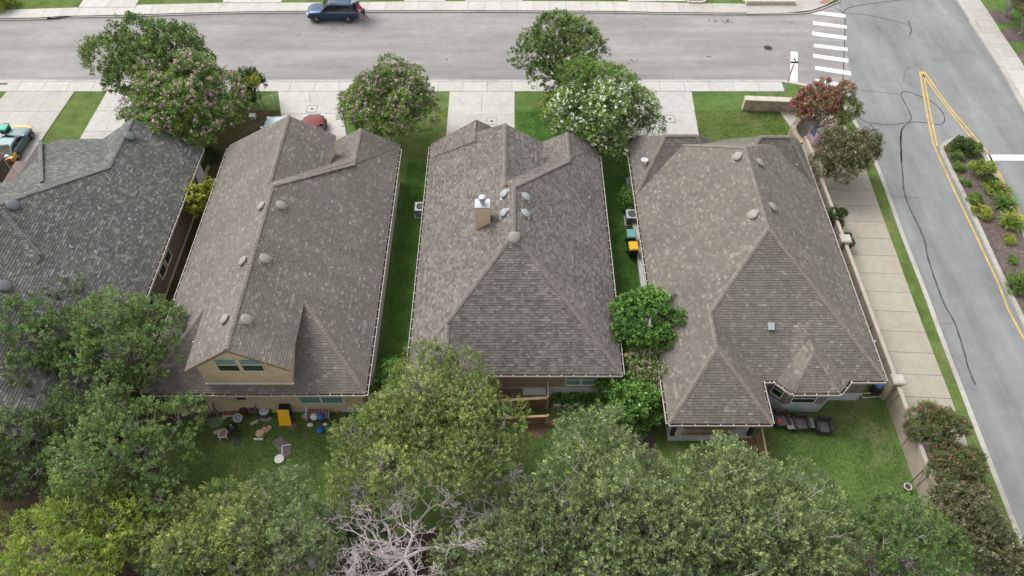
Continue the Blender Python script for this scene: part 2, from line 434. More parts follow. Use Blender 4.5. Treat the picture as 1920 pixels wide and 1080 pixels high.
# right block
rl = [(40.9, 95), (40.9, 62.2), (40.75, 58.5), (40.7, 54.5), (40.6, 51), (40.3, 46.8), (40.2, 40), (40.0, 20), (39.5, -10)]
rl = [(p.x, p.y) for p in smooth_line(rl, 4)]
sheet('verge', ccw(offset_line(rl, .2)+[(90, -10), (90, 95)]), .10, M_yard, thick=.12)
kerb('verge_kerb', densify(rl), .40, .15, 1)

def slab_row(root, quad, nx, ny, z, m, joint=.018, name='slab', jit=.004):
    """quad: 4 ground corners (a b c d) around; split nx by ny, each slab an object"""
    a, b, c, d = [Vector((p[0], p[1])) for p in quad]
    f = lambda u, v: (a.lerp(b, u)).lerp(d.lerp(c, u), v)
    for i in range(nx):
        for j in range(ny):
            q = [f(i/nx, j/ny), f((i+1)/nx, j/ny), f((i+1)/nx, (j+1)/ny), f(i/nx, (j+1)/ny)]
            cen = sum(q, Vector((0, 0)))/4
            q = [p+(cen-p).normalized()*joint*.8 for p in q]
            zz = z+random.uniform(-jit, jit)
            MB().prism(ccw([tuple(p) for p in q]), z-.10, zz).build(name, m, root)
# near sidewalk (runs behind the kerb, across the driveways)
y0, y1 = YN-.30, at(800, 174, 0).y
sw = empty('sidewalk', kind='structure')
n = 34; x0, x1 = -46.0, 22.0
slab_row(sw, [(x0, y1), (x1, y1), (x1, y0), (x0, y0)], n, 1, .148, M_conc)
# driveways
def drive(name, tl, tr, bl, br, nx, ny, m=M_conc, z=.145):
    root = empty(name, kind='structure')
    slab_row(root, [bl, br, tr, tl], nx, ny, z, m); return root
yd = y1-.02
dxy = lambda x, y: tuple(at(x, y, .1).xy)
ye = 38.2
drive('driveway', (at(12,174,.1).x, yd), (at(139,174,.1).x, yd), (-42.2, 36.0), (-36.0, 36.0), 3, 5, M_conc_old)
drive('driveway', (at(200,174,.1).x, yd), (at(255,174,.1).x, yd), (-32.9, 36.4), (-28.4, 36.4), 2, 5)
drive('driveway', (at(521,174,.1).x, yd), (at(636,174,.1).x, yd), (-15.8, 37.5), (-11.2, 37.5), 2, 4)
drive('driveway', (at(843,174,.1).x, yd), (at(965,174,.1).x, yd), (-5.0, 36.9), (.2, 36.9), 2, 4)
drive('driveway', (at(1168,174,.1).x, yd), (at(1297,174,.1).x, yd), (8.6, 37.8), (14.0, 37.8), 2, 4)
# far sidewalk and driveways
fs = empty('far_sidewalk', kind='structure')
fb = [at(-260,30).xy, at(25,20).xy, at(153,16).xy, at(258,11).xy, at(417,7.5).xy, at(560,7).xy, at(757,5).xy, at(1000,4).xy, at(1180,5).xy, at(1300,8).xy, at(1400,9).xy]
fr = [tuple(p) for p in densify([tuple(p) for p in fb], 1.45)]
def fy(x, line):
    for a, b in zip(line[:-1], line[1:]):
        if a[0] <= x <= b[0]: return a[1]+(b[1]-a[1])*(x-a[0])/(b[0]-a[0]+1e-9)
    return line[0][1] if x < line[0][0] else line[-1][1]
fl = [p for p in farline if p[0] < 24.5]
for a, b in zip(fr[:-1], fr[1:]):
    q = [(a[0]+.01, fy(a[0], fl)+.235), (b[0]-.01, fy(b[0], fl)+.23), (b[0]-.01, b[1]), (a[0]+.01, a[1])]
    MB().prism(ccw(q), .03, .115+random.uniform(-.003,.003)).build('slab', M_conc if a[0] < 14 else M_conc_old, fs)
for xa, xb, xc, xd in ((153,258,170,262),(417,527,425,527),(757,835,765,833),(872,980,876,980),(1178,1290,1180,1285)):
    A = at(xa,9); B = at(xb,9); 
    ya = fy(A.x, [tuple(p) for p in fb]); C_ = at(xc, 0)
    drive('far_driveway', (A.x, ya+9), (B.x, ya+9), (A.x, ya+.02), (B.x, ya+.02), 2, 4)
# street corner apron with planter walls
cr = empty('corner_pavement', kind='structure')
MB().prism(ccw([tuple(at(1400,9).xy), tuple(at(1400,27,.1).xy), tuple(at(1470,27).xy), tuple(at(1520,22).xy), tuple(at(1548,12).xy), tuple(at(1566,0).xy), (26.5,66), (19,66)]), .04, .15).build('slab', M_conc_old, cr)
MB().prism(ccw([tuple(at(1533,8).xy), tuple(at(1546,11).xy), tuple(at(1558,4).xy), tuple(at(1545,1).xy)]), .1, .16).build('tactile_pad', M_pad, cr)
# avenue sidewalk in front of the fence
av = empty('avenue_sidewalk', kind='structure')
wr = [(26.0,42.5),(25.8,39.0),(25.6,35.3),(25.45,31.6),(25.3,28.6),(25.15,24),(25.1,21),(24.9,17.2),(24.8,15),(24.6,10),(24.5,2)]
wxr = lambda y: np.interp(y, [p[1] for p in wr][::-1], [p[0] for p in wr][::-1])
ys = []; y = 42.0
while y > 4: ys.append(y); y -= 1.52
for a, b in zip(ys[:-1], ys[1:]):
    sk = .18
    q = [(21.62, a-.012), (wxr(a), a-.012-sk), (wxr(b), b+.012-sk), (21.62, b+.012)]
    MB().prism(ccw(q), .04, .15+random.uniform(-.004,.004)).build('slab', M_conc_av, av)
MB().prism(ccw([(21.9,42.05),(26.0,42.05),(25.6,44.6),(24.3,46.4),(22.2,47.2),(20.8,46.9)]), .04, .146).build('slab', M_conc_old, av)
# right pavement on the verge
rp = empty('verge_pavement', kind='structure')
y = 64
while y > 38:
    rx_ = lambda q: float(np.interp(q, [p[1] for p in rl][::-1], [p[0] for p in rl][::-1]))+.42
    MB().prism(ccw([(rx_(y),y),(rx_(y)+1.65,y),(rx_(y-1.78)+1.65,y-1.78),(rx_(y-1.78),y-1.78)]), .04, .15).build('slab', M_conc_old if y > 52 else M_conc, rp); y -= 1.8
# lawn patches, each slightly above the base
def patch(name, pts, m, z=.104): return sheet(name, ccw([tuple(p) for p in pts]), z, m)
patch('front_lawn', [dxy(140,175), dxy(199,175), (-33.0,38), (-35.9,38)], M_front)
patch('front_lawn', [(-22.8,46.3),(-15.9,46.3),(-16.1,37),(-19.8,36),(-22.8,37)], M_thin)
patch('front_lawn', [(-13.2+2.1,46.3),(-5.05,46.3),(-5.05,37),(-11.1,37)], M_front)
patch('side_lawn', [(-7.8,40.5),(-5.3,40.5),(-5.3,20.6),(-7.8,20.6)], M_lush, .108)
patch('side_lawn', [(.3,46.2),(8.5,46.2),(8.5,20.4),(5.7,20.4),(5.7,37),(.3,37)], M_lush, .108)
patch('front_lawn', [(14.1,46.3),(21.2,46.3),(21.2,38),(14.1,38)], M_front, .106)
patch('side_lawn', [(-22.6,38),(-19.4,38),(-19.4,19),(-22.6,19)], M_thin, .106)
patch('grass_verge', [(wxr(y)+.02, y-.2) for y in (42,36,30,24,18,12,4)]+[(p[0]-.3, p[1]) for p in kc[::-1] if 3 < p[1] < 42], M_front, .11)
patch('back_lawn', [(14,20.2),(21.2,20.2),(20.9,13),(12,13),(10,17)], M_lush if False else M_yard, .107)
patch('back_lawn', [(.5,20.6),(5.0,20.6),(5.2,15),(0,14)], M_yard, .107)
# woodland floor under the back trees
fl_ = [(-60,18.6),(-24,18.9),(-21.5,19.4),(-19.9,17.5),(-17.2,15.5),(-16.3,13.2),(-10,11.5),(-4,13),(2,13.2),(8,15.2),(12,13.8),(16,12.5),(21,11.8),(21.0,-20),(-60,-20)]
patch('woodland_floor', fl_, M_soil, .112)
patch('planting_bed', [(.9,19.2),(2.5,19.3),(2.1,18.6),(1.5,18.1),(.6,18.4)], mat('bare_reddish', (.15,.085,.06), .95, var=.3), .113)
patch('planting_bed', [(2.1,20.8),(5.2,20.8),(5.0,20.0),(2.1,19.95)], M_mulch, .113)
patch('planting_bed', [(5.3,20.6),(7.9,20.6),(7.9,16.8),(5.5,16.8)], M_mulch, .113)
# edging strip in the narrow passage, pale concrete footing
MB().box(-22.3,-22.12,19.5,39.8,.05,.24).build('edging_strip', mat('edging_tan',(.40,.31,.21),.9), None, kind='structure')

# median island
ml = smooth_line([(31.0,8),(31.15,18),(31.4,25.5),(31.55,30.5),(31.84,36.1),(31.95,41.0),(32.3,42.2),(33.7,43.0),(35.0,42.3),(35.2,40.9),(35.12,37.1),(34.85,33.4),(34.6,25),(34.4,8)], 5)
ml = [(p.x, p.y) for p in ml]
kerb('median_kerb', densify(ml, 1.2), .30, .15, -1)
sheet('median_mulch', ccw(offset_line(ml, -.29)), .11, M_mulch, thick=.1)

# ------------------------------------------------------------------ paint, cracks, manhole
pm = empty('crosswalk', kind='structure')
bars = [((435,92),(500,76),(667,95),(665,119)), ((448,142),(676,172),(676,194),(447,165)), ((444,212),(676,245),(675,268),(443,238)),
        ((453,294),(684,322),(683,346),(452,318)), ((448,363),(687,397),(686,422),(448,388)), ((463,445),(705,482),(704,510),(462,470)), ((464,533),(708,570),(708,598),(464,560))]
for i, q in enumerate(bars):
    MB().poly([at(*R4(*p), .009) for p in q][::-1]).build('painted_bar', M_wfaded if i == 3 else M_wpaint, pm)
b = MB(); b.poly([at(*R4(*p), .009) for p in ((297,346),(344,350),(343,580),(294,573))][::-1]); b.build('stop_line', M_wpaint, kind='structure')
b = MB(); b.poly([at(x, y, .009) for x, y in ((1846,290),(1990,290),(1990,301),(1850,301))][::-1]); b.build('stop_line', M_wpaint, kind='structure')
b = MB(); z = .009
def yl(pts, wd=.13): ribbon(b, [at(*p, 0).xy for p in pts], wd, z)
yl([R4(1168,482), R4(1215,760), R4(1256,960), (1762,298), (1790,359), (1834,451), (1873,534), (1889,578), (1922,640), (1990,800)])
yl([R4(1190,482), R4(1240,770), R4(1286,985)])
yl([R4(1172,480), R4(1330,700), R4(1540,960), R4(1612,1045), R9(1640,185), R9(1730,400)])
yl([R4(1196,480), R4(1350,700), R4(1560,950), R4(1628,1030), R9(1700,300), R9(1745,380), R9(1880,640)])
b.build('yellow_lane_line', M_ypaint, kind='structure')
cr_ = [[R4(*p) for p in c] for c in (
 [(650,90),(665,68),(700,50),(760,36),(850,22),(960,10),(1050,0)], [(650,92),(760,95),(880,115),(1000,142),(1095,166)],
 [(1092,140),(1100,170),(1112,205),(1098,240)], [(590,50),(640,78),(662,110),(660,300),(655,420),(650,540)],
 [(735,765),(770,802),(830,828),(960,840),(1060,832),(1108,810),(1105,770),(1070,700),(1043,645),(1055,620),(1100,622),(1160,645),(1235,678),(1300,730),(1335,790),(1325,830),(1290,842),(1200,828),(1120,825),(1070,845),(1045,890),(1040,960),(1045,1090)],
 [(700,600),(860,618),(1040,640)], [(1060,560),(1070,480),(1130,445),(1190,438)], [(1130,860),(960,855),(860,840)])]
cr_.append([R9(*p) for p in ((1045,0),(1042,150),(1055,350),(1062,430),(1100,540),(1150,640),(1200,760),(1230,900),(1292,1080))]+[R5(*p) for p in ((1340,120),(1410,250),(1455,390),(1500,550),(1545,655))])
cr_.append([R9(960,465), R9(1100,468), R9(1250,475)]); cr_.append([R5(1320,240), R5(1395,243)]); 
b = MB()
for i, c in enumerate(cr_):
    P = smooth_line([Vector((*at(*p, 0).xy, 0)) for p in c], 7)
    wd = (.10, .075, .10, .09, .085, .03, .03, .02, .10, .02, .03)[i]
    P = [p+Vector((random.uniform(-.018,.018), random.uniform(-.018,.018), 0)) for p in P]
    ribbon(b, P, lambda t, w_=wd: w_*(0.75+.5*abs(sin(t*57.0+w_*90))), .0075 if i else .0078)
b.build('crack_seal', M_seal, kind='structure')
# hairline joints and oil marks on the street
b = MB()
for i in range(26):
    x = random.uniform(-40, 24); y = random.uniform(YN+.6, YF-.8)
    L = random.uniform(.3, 1.6); P = [Vector((x+L*k/5, y+random.uniform(-.05,.05), 0)) for k in range(6)]
    ribbon(b, P, random.uniform(.012, .03), .0105)
b.build('hairline_crack', mat('hairline', (.17,.16,.155), .8), kind='structure')
def stain(px_, py_, r, seedv, cnt=9, mt=None):
    b = MB(); c = at(px_, py_, 0); rr = random.Random(seedv)
    for k in range(cnt):
        cx = c.x+rr.gauss(0, r); cy = c.y+rr.gauss(0, r*.45); s = rr.uniform(.03, .11)
        b.poly([(cx+cos(a)*s*rr.uniform(.6,1.4), cy+sin(a)*s*rr.uniform(.5,1.1), .0085+k*.0002) for a in np.linspace(0, 2*pi, 8)[:-1]])
    return b.build('stain', mt or M_seal, kind='structure')
stain(1353, 40, .5, 3, 22); stain(1328, 106, .14, 4, 7); stain(1192, 116, .5, 5, 9); stain(2, 152, .3, 8, 10)
stain(634, 54, .8, 6, 5); stain(1480, 43, .3, 7, 4); stain(837, 112, .05, 9, 2); stain(563, 66, .12, 10, 4)
stain(1868, 808, .12, 12, 4, mat('faint_stain', (.2,.205,.2), .8))
p = at(1440, 90, 0); mh = empty('manhole_cover', p, label='round black cast iron manhole cover on the street near the crosswalk', cat='manhole cover')
b = LMB(); b.lathe((0,0,0), [(.36,0),(.36,.016),(.33,.018)], 28); b.build('rim', M_iron, mh)
b = LMB()
for k in range(-3, 4):
    L = sqrt(max(0, .3**2-(k*.085)**2)); b.box(-L, L, k*.085-.02, k*.085+.02, .018, .026)
b.build('grid', M_iron, mh)
for x, y, nm in ((922,227,'H2'), (1256,223,'H3'), (585,204,'H1')):
    p = at(x, y, .155); o = empty('cleanout_cover', p, label={'H2': 'square concrete cover with black drain on the central driveway', 'H3': 'square concrete cover with black drain on driveway beside white flowering tree', 'H1': 'square concrete cover in the driveway just behind the red car'}[nm], cat='drain cover', group='drain covers set in the driveways')
    b = LMB()
    for a in ((-.42,-.38,-.42,.42),(.38,.42,-.42,.42),(-.42,.42,-.42,-.38),(-.42,.42,.38,.42)): b.box(a[0],a[1],a[2],a[3],-.02,.004)
    b.build('frame', mat('joint_dark', (.22,.2,.18), .9), o)
    LMB().box(-.37,.37,-.37,.37,-.02,.0).build('plate', M_conc, o)
    b = LMB(); b.lathe((0,0,0), [(.1,0),(.1,.012),(.07,.015)], 14); b.build('drain', M_iron, o)

# ------------------------------------------------------------------ roofs
def clip2(poly, a, b_, c):
    """keep the part with a*x+b*y+c >= 0"""
    out = []; n = len(poly)
    for i in range(n):
        p = poly[i]; q = poly[(i+1) % n]; dp = a*p[0]+b_*p[1]+c; dq = a*q[0]+b_*q[1]+c
        if dp >= 0: out.append(p)
        if (dp >= 0) != (dq >= 0):
            t = dp/(dp-dq); out.append((p[0]+(q[0]-p[0])*t, p[1]+(q[1]-p[1])*t))
    return out
EXPO = .143
class Roof:
    def __init__(s, root, kind, singles=300, single_box=None):
        s.root = root; s.kind = kind; s.sh = MB(); s.deck = MB(); s.caps = MB(); s.faces = []; s.single = []; s.stain = []; s.streak = None
        s.nsingle = singles; s.single_face = None
    def face(s, pts, thick=.16, single=False, order=None):
        P = [Vector(p) for p in pts]; c = sum(P, Vector())/len(P)
        n = Vector()
        for i in range(len(P)): n += (P[i]-c).cross(P[(i+1) % len(P)]-c)
        n.normalize()
        if n.z < 0: n = -n; P = P[::-1]
        P = [p-n*((p-c).dot(n)) for p in P]
        s.faces.append((P, n, c))
        s.deck.solid([tuple(p) for p in P], thick, 0, 1)
        t = Vector((0,0,1)).cross(n).normalized(); up = n.cross(t)   # t horizontal, up = upslope
        # orientation so (t, up, n) is right handed
        O = Vector((0, 0, 0))-n*((O0 := -c.dot(n)))
        O = n*c.dot(n)
        q = [((p-O).dot(t), (p-O).dot(up)) for p in P]
        us = [a for a, _ in q]; vs = [b for _, b in q]; vmin = min(vs); vmax = max(vs)
        edges = []
        for i in range(len(q)):
            p0 = q[i]; p1 = q[(i+1) % len(q)]; ex, ey = p1[0]-p0[0], p1[1]-p0[1]; L = sqrt(ex*ex+ey*ey)
            if L < 1e-5: continue
            a, b_ = -ey/L, ex/L; edges.append((a, b_, -(a*p0[0]+b_*p0[1])))
        row = 0; v = vmin-.02
        while v < vmax:
            r = random.Random(int(row*7919+abs(t.x*13+t.y*29)*1000))
            u = min(us)-r.uniform(0, .3); base = r.uniform(-.06, .06)
            while u < max(us):
                wd = r.choice((.10, .14, .17, .2, .24, .29)); rect = [(u,v),(u+wd-.006,v),(u+wd-.006,v+EXPO),(u,v+EXPO)]
                inside = True; out = False
                for a, b_, c_ in edges:
                    ds = [a*x+b_*y+c_ for x, y in rect]
                    if min(ds) < 0: inside = False
                    if max(ds) < 0: out = True; break
                tone = min(.999, max(0, r.random()+base)); th = r.choice((.018, .028))
                u += wd
                if out: continue
                if inside and single and len(s.single) < s.nsingle and r.random() < .999:
                    s.single.append((O+t*rect[0][0]+up*rect[0][1], t, up, n, wd-.006, th)); continue
                pl = rect
                if not inside:
                    for e in edges:
                        pl = clip2(pl, *e)
                        if len(pl) < 3: break
                    if len(pl) < 3: continue
                W = [O+t*x+up*y+n*(.004+th*(1-(y-v)/EXPO)) for x, y in pl]
                cw = W[0]; st_ = .055*sin(u*1.9+2.1*sin(u*.7+t.x*3))*(.5+.5*sin(v*.6+u*.3))+.03*sin(u*6.3+v*.4)
                if s.streak and abs(cw.x-s.streak[0]-.12*sin(cw.y*1.7)) < s.streak[1]*(1.15-.12*(s.streak[2]-cw.y)) and s.streak[3] < cw.y < s.streak[2]: st_ += .16+.08*r.random()
                s.sh.poly(W, 0, tone); s.stain.append(st_)
                # butt edge
                for i in range(len(pl)):
                    p0 = pl[i]; p1 = pl[(i+1) % len(pl)]
                    if abs(p0[1]-v) < 1e-4 and abs(p1[1]-v) < 1e-4:
                        s.sh.poly([O+t*p0[0]+up*p0[1], O+t*p1[0]+up*p1[1], W[(i+1) % len(pl)], W[i]], 0, tone); s.stain.append(st_)
            v += EXPO; row += 1
    def cap(s, a, b, wd=.25, lift=.03):
        """ridge or hip caps: overlapping bent pieces from a up to b"""
        a = Vector(a); b = Vector(b); d = b-a; L = d.length; d.normalize()
        x = d.cross(Vector((0,0,1))).normalized(); up = x.cross(d)
        slope = .34 if abs(d.z) > .1 else .45
        k = 0; n = max(1, int(L/.2))
        for k in range(n):
            p0 = a+d*(L*k/n); p1 = a+d*(L*(k+1)/n+.03)
            j = random.uniform(-.008, .008)
            W = wd/2
            v = []
            for p, h in ((p0, lift+.022), (p1, lift+.004)):
                for sx in (-1, 0, 1): v.append(p+x*(sx*W+j)+up*(h-(abs(sx)*W*slope)))
            for sx in (-1, 0, 1): v.append(p0+x*(sx*W+j)+up*(lift-.03-(abs(sx)*W*slope)))
            s.caps.mesh(v, [(0,1,4,3),(1,2,5,4),(6,7,1,0),(7,8,2,1)], 0)
    def hit(s, px_, py_):
        d = ray(px_, py_); o = Vector((0, 0, CAM_H)); best = None
        for P, n, c in s.faces:
            dn = d.dot(n)
            if abs(dn) < 1e-6: continue
            t = (c-o).dot(n)/dn; p = o+d*t; ok = True
            for i in range(len(P)):
                if (P[(i+1) % len(P)]-P[i]).cross(p-P[i]).dot(n) < -1e-3: ok = False; break
            if ok and (best is None or t < best[0]): best = (t, p, n)
        if best is None: print('roof miss', px_, py_); return at(px_, py_, 5), Vector((0,0,1))
        return best[1], best[2]
    def done(s):
        root = s.root
        s.deck.build('roof_deck', [mat('roof_felt', (.07,.065,.06), .95), M_fascia], root)
        so_ = s.sh.build('shingles', SH[s.kind][0], root, kind='stuff', tones=True)
        so_.data.attributes.new('stain', 'FLOAT', 'FACE').data.foreach_set('value', s.stain)
        s.caps.build('ridge_caps', CAPM[s.kind], root, kind='stuff')
        meshes = {}
        for p, t, up, n, wd, th in s.single:
            k = (round(wd, 3), th)
            if k not in meshes:
                me = bpy.data.meshes.new('shingle'); e = EXPO
                me.from_pydata([(0,0,0),(wd,0,0),(wd,0,.004+th),(0,0,.004+th),(wd,e,.004),(0,e,.004)], [], [(0,1,2,3),(3,2,4,5),(1,4,2),(0,3,5)])
                me.materials.append(SH[s.kind][1]); meshes[k] = me
            o = bpy.data.objects.new('shingle', meshes[k]); COL.objects.link(o); o.parent = root
            o.matrix_parent_inverse = parent_inv(root)
            M = Matrix((t, up, n)).transposed().to_4x4(); M.translation = p; o.matrix_local = M if False else M
            o.matrix_basis = M
    def vent(s, px_, py_, kind, r=.31):
        p, n = s.hit(px_, py_)
        x = Vector((0,0,1)).cross(n); x = x.normalized() if x.length > 1e-3 else Vector((1,0,0)); y = n.cross(x)
        M3 = Matrix((x, y, n)).transposed()
        b = MB(); b.lathe(p, [(r*.72,.0),(r*.72,.10),(r,.105),(r*1.02,.13),(r*.97,.16),(r*.8,.195),(r*.45,.222),(.04,.23)], 26, 0, M3)
        o = b.build('roof_vent', M_vent[kind], s.root, smooth=True)
        b = MB(); M4 = M3.to_4x4(); M4.translation = p; b.box(-r*1.0, r*1.0, -r*1.15, r*1.0, .018, .032, 0, M4)
        b.build('flashing', M_galv if kind == 'light' else M_vent[kind], o); return o
    def pipe(s, px_, py_, h=.3, r=.045, m=None):
        p, n = s.hit(px_, py_); b = MB()
        b.lathe(p, [(r*2.6, -.03), (r*2.6, .03), (r*1.3, .06), (r, .07), (r, h), (r*.6, h)], 10)
        return b.build('plumbing_pipe', m or M_galv, s.root)

def gutter(root, a, b, out, m=None):
    """open trough along the eave a-b, lip on the side `out`"""
    a = Vector(a); b = Vector(b); o = Vector(out).normalized(); g = MB()
    d = (b-a).normalized(); z = Vector((0,0,1))
    def strip(o0, o1, z0, z1, m_):
        v = [p+o*oo+z*zz for p in (a-d*.0, b) for oo, zz in ((o0,z0),(o1,z0),(o1,z1),(o0,z1))]
        g.mesh(v, [(0,1,2,3),(7,6,5,4),(0,4,5,1),(1,5,6,2),(2,6,7,3),(3,7,4,0)], m_)
    strip(.125, .148, -.14, .005, 0); strip(.012, .124, -.14, -.12, 0); strip(.014, .122, -.118, -.085, 1)
    o_ = g.build('gutter', [M_gutter, M_gutter_bottom], root)
    h = MB(); L = (b-a).length; n = max(2, int(L/.62))
    for k in range(n+1):
        p = a.lerp(b, k/n); h.bar(p+o*.0+z*(-.008), p+o*.15+z*(-.008), .035, .014)
    h.build('gutter_brackets', M_gutter, o_, kind='stuff'); return o_
def downspout(root, top, m=M_gutter):
    t = Vector(top); b = MB(); b.bar(t, (t.x, t.y, .2), .08, .06); return b.build('downspout', m, root)

def wall_box(root, x0, x1, y0, y1, m, z1=2.78, found=.35, name='wall'):
    MB().box(x0, x1, y0, y1, found, z1).build(name, m, root)
    MB().box(x0-.02, x1+.02, y0-.02, y1+.02, 0, found).build('foundation', M_found, root)
def window(root, org, right, wd, ht, up=(0,0,1), lights=2, sash=True, blind=False, frame=M_wframe, trim=None):
    """org: lower left corner on the wall face; right: unit vector; outward normal = right x up"""
    o = Vector(org); r = Vector(right).normalized(); u = Vector(up); n = r.cross(u).normalized()
    M = Matrix((r, u, n)).transposed().to_4x4(); M.translation = o
    f = MB(); t = .055
    f.box(-t, wd+t, -t, 0, -.02, .05, 0, M); f.box(-t, wd+t, ht, ht+t, -.02, .05, 0, M)
    f.box(-t, 0, 0, ht, -.02, .05, 0, M); f.box(wd, wd+t, 0, ht, -.02, .05, 0, M)
    for k in range(1, lights):
        x = wd*k/lights; f.box(x-.05, x+.05, 0, ht, -.01, .045, 0, M)
    if sash: 
        for k in range(lights):
            f.box(wd*k/lights+.05, wd*(k+1)/lights-.05, ht*.5-.025, ht*.5+.025, 0, .035, 0, M)
    fo = f.build('window', frame, root)
    for k in range(lights):
        a, b = wd*k/lights+(.05 if k else 0), wd*(k+1)/lights-(.05 if k < lights-1 else 0)
        hs_ = [(0, ht)] if not sash else [(0, ht*.5-.025), (ht*.5+.025, ht)]
        for i, (h0, h1) in enumerate(hs_):
            g = MB(); g.box(a, b, h0, h1, .0, .012, 0, M)
            g.build('pane', M_blind if (blind and (i == len(hs_)-1 or blind == 2)) else M_glass, fo)
    if trim is not None:
        w_ = .22
        MB().box(-t-w_, -t, -t, ht+t, -.02, .03, 0, M).build('window_trim', trim, root); MB().box(wd+t, wd+t+w_, -t, ht+t, -.02, .03, 0, M).build('window_trim', trim, root)
    return fo

EZ = 2.95
# ---- house 1 (tan, dormer)
h1 = empty('house', (-13.6, 28, 0), label='tan sided house with taupe roof and rear dormer, left of the central house', cat='house')
r1 = Roof(h1, 'taupe')
xl, xr, yr_, yfr = -19.6, -7.78, 19.3, 38.7
rx, rz_, ya, yb = -13.9, 7.15, 26.9, 30.6
dz0 = 2.7/5.7  # left slope fraction
gy = 19.35     # gable plane of the dormer
zL = lambda x: EZ+(rz_-EZ)*(x-xl)/(rx-xl)
zR = lambda x: EZ+(rz_-EZ)*(xr-x)/(xr-rx)
dl, dr = -16.55, -11.25
hipL = (dl, yr_+(ya-yr_)*(dl-xl)/(rx-xl), zL(dl)); hipR = (dr, yr_+(ya-yr_)*(xr-dr)/(xr-rx), zR(dr))
r1.face([(xl,yr_,EZ),(rx,ya,rz_),(rx,yb,rz_),(rx-.35,yb+.4,zL(rx-.35)),(xl,yb+.4,EZ)]); r1.face([(xl,yb+.4,EZ),(rx-.35,yb+.4,zL(rx-.35)),(rx-.35,37.2,zL(rx-.35)),(xl,38.9,EZ)])
r1.face([(xr,yr_,EZ),(rx,ya,rz_),(rx,yb,rz_),(xr,yfr,EZ)])
r1.face([(xl,yr_,EZ),(xr,yr_,EZ),(rx,ya,rz_)], single=True)
r1.face([(rx,yb,rz_),(xr,yfr,EZ),(xl,yfr-.2,EZ)])
r1.face([(rx,gy,rz_),(rx,ya,rz_),hipL,(dl,gy,zL(dl))], thick=.12)
r1.face([(rx,gy,rz_),(rx,ya,rz_),hipR,(dr,gy,zR(dr))], thick=.12)
# front left wing, right slope ends high
lx, lz = rx-.35, zL(rx-.35)
r1.face([(lx,31.0,lz),(lx,37.2,lz),(-11.6,37.4,lz-.69*(-11.6-lx)),(-11.6,33.0,lz-.69*(-11.6-lx))])
# front right gable
gx, gz = -10.2, 4.68
r1.face([(gx,35.1,gz),(gx,38.6,gz),(xr,38.95,EZ),(xr,38.7,EZ)])
r1.face([(gx,35.1,gz),(gx,38.6,gz),(-12.4,38.9,3.2),(-12.4,33.5,3.2)])
for a, b in (((xl,yr_,EZ),hipL), ((xr,yr_,EZ),hipR), ((rx,gy,rz_),(rx,ya,rz_)), ((rx,ya,rz_),(rx,yb,rz_)), ((gx+.05,35.1,gz+.02),(rx,yb,rz_)), ((gx,38.6,gz),(gx,35.2,gz)), ((lx,37.2,lz),(lx,31.1,lz))): r1.cap(a, b)
for q in ((492,388),(526,387),(458,491),(496,487),(424,600),(461,601)): r1.vent(*q, 'taupe')
for q in ((428,371),(468,461),(622,380),(695,508),(582,515),(364,643)): r1.pipe(*q, .14, .025)
r1.done()
wall_box(h1, -19.15, -8.2, 23.2, 38.3, M_side_tan); wall_box(h1, -16.9, -8.2, 19.72, 23.3, M_side_tan)
MB().box(-11.75+.02,-11.6-.2,33,37.0,2.9,4.9).build('wing_wall', M_side_tan, h1)
for x, y in ((-19.1,19.85),(-17.2,19.85)):
    MB().box(x-.09,x+.09,y-.09,y+.09,.05,2.8).build('porch_post', M_wooddk if x < -18 else mat('post_grey',(.2,.18,.16),.8), h1)
MB().box(-19.5,-16.92,19.6,23.2,.05,.3).build('porch_slab', M_conc_old, h1)
MB().box(-19.4,-17.3,19.62,19.72,.75,.85).build('porch_rail', M_woodl, h1)
b = MB(); b.box(-19.4,-17.4,19.62,19.7,.3,.74); b.build('porch_skirt', M_trim_tan, h1)
# dormer wall: pentagon standing on the rear roof
wy = gy+.38; w0, w1 = dl+.35, dr-.35; zb = lambda y: EZ+(rz_-EZ)*(y-yr_)/(ya-yr_)
b = MB()
top = [(w1, zR(w1)-.13), (rx, rz_-.14), (w0, zL(w0)-.13)]
poly = [(w0, zb(wy)-.1), (w1, zb(wy)-.1)]+top
fr_ = [(x, wy, z) for x, z in poly]; bk = [(x, 25.0, max(z, 3.4)) for x, z in poly]
b.poly(fr_); 
for i in (1, 4): b.poly([fr_[i], bk[i], bk[(i+1) % 5], fr_[(i+1) % 5]])
b.build('dormer_wall', M_side_tan, h1)
b = MB(); b.box(w0-.04, w1+.04, wy-.05, wy+.06, zb(wy)-.02, zb(wy)+.07); b.build('dormer_flashing', M_white, h1)
b = MB()
for sx, zf in ((1, zR), (-1, zL)):
    xe = dr if sx > 0 else dl
    b.bar((rx, gy-.03, rz_-.09), (xe, gy-.03, zf(xe)-.09), .05, .17)
b.build('rake_board', mat('rake_brown', (.20,.15,.11), .7), h1)
for i, x in enumerate((-15.05, -13.8)):
    window(h1, (x, wy-.01, 4.55), (1,0,0), 1.06, 1.15, lights=1, blind=1, trim=None, frame=mat('window_frame_tan', (.62,.52,.38), .6))
for a, c in ((-15.28,-15.12),(-13.93,-13.87),(-12.67,-12.5)): MB().box(a,c,wy-.035,wy-.012,4.45,5.72).build('window_trim', M_trim_tan, h1)
window(h1, (-11.65, 19.71, 1.15), (1,0,0), 2.35, .85, lights=2, sash=False, blind=2, trim=M_trim_tan)
MB().box(-15.05,-14.6,19.66,19.72,1.6,1.75).build('wall_light', M_iron, h1)
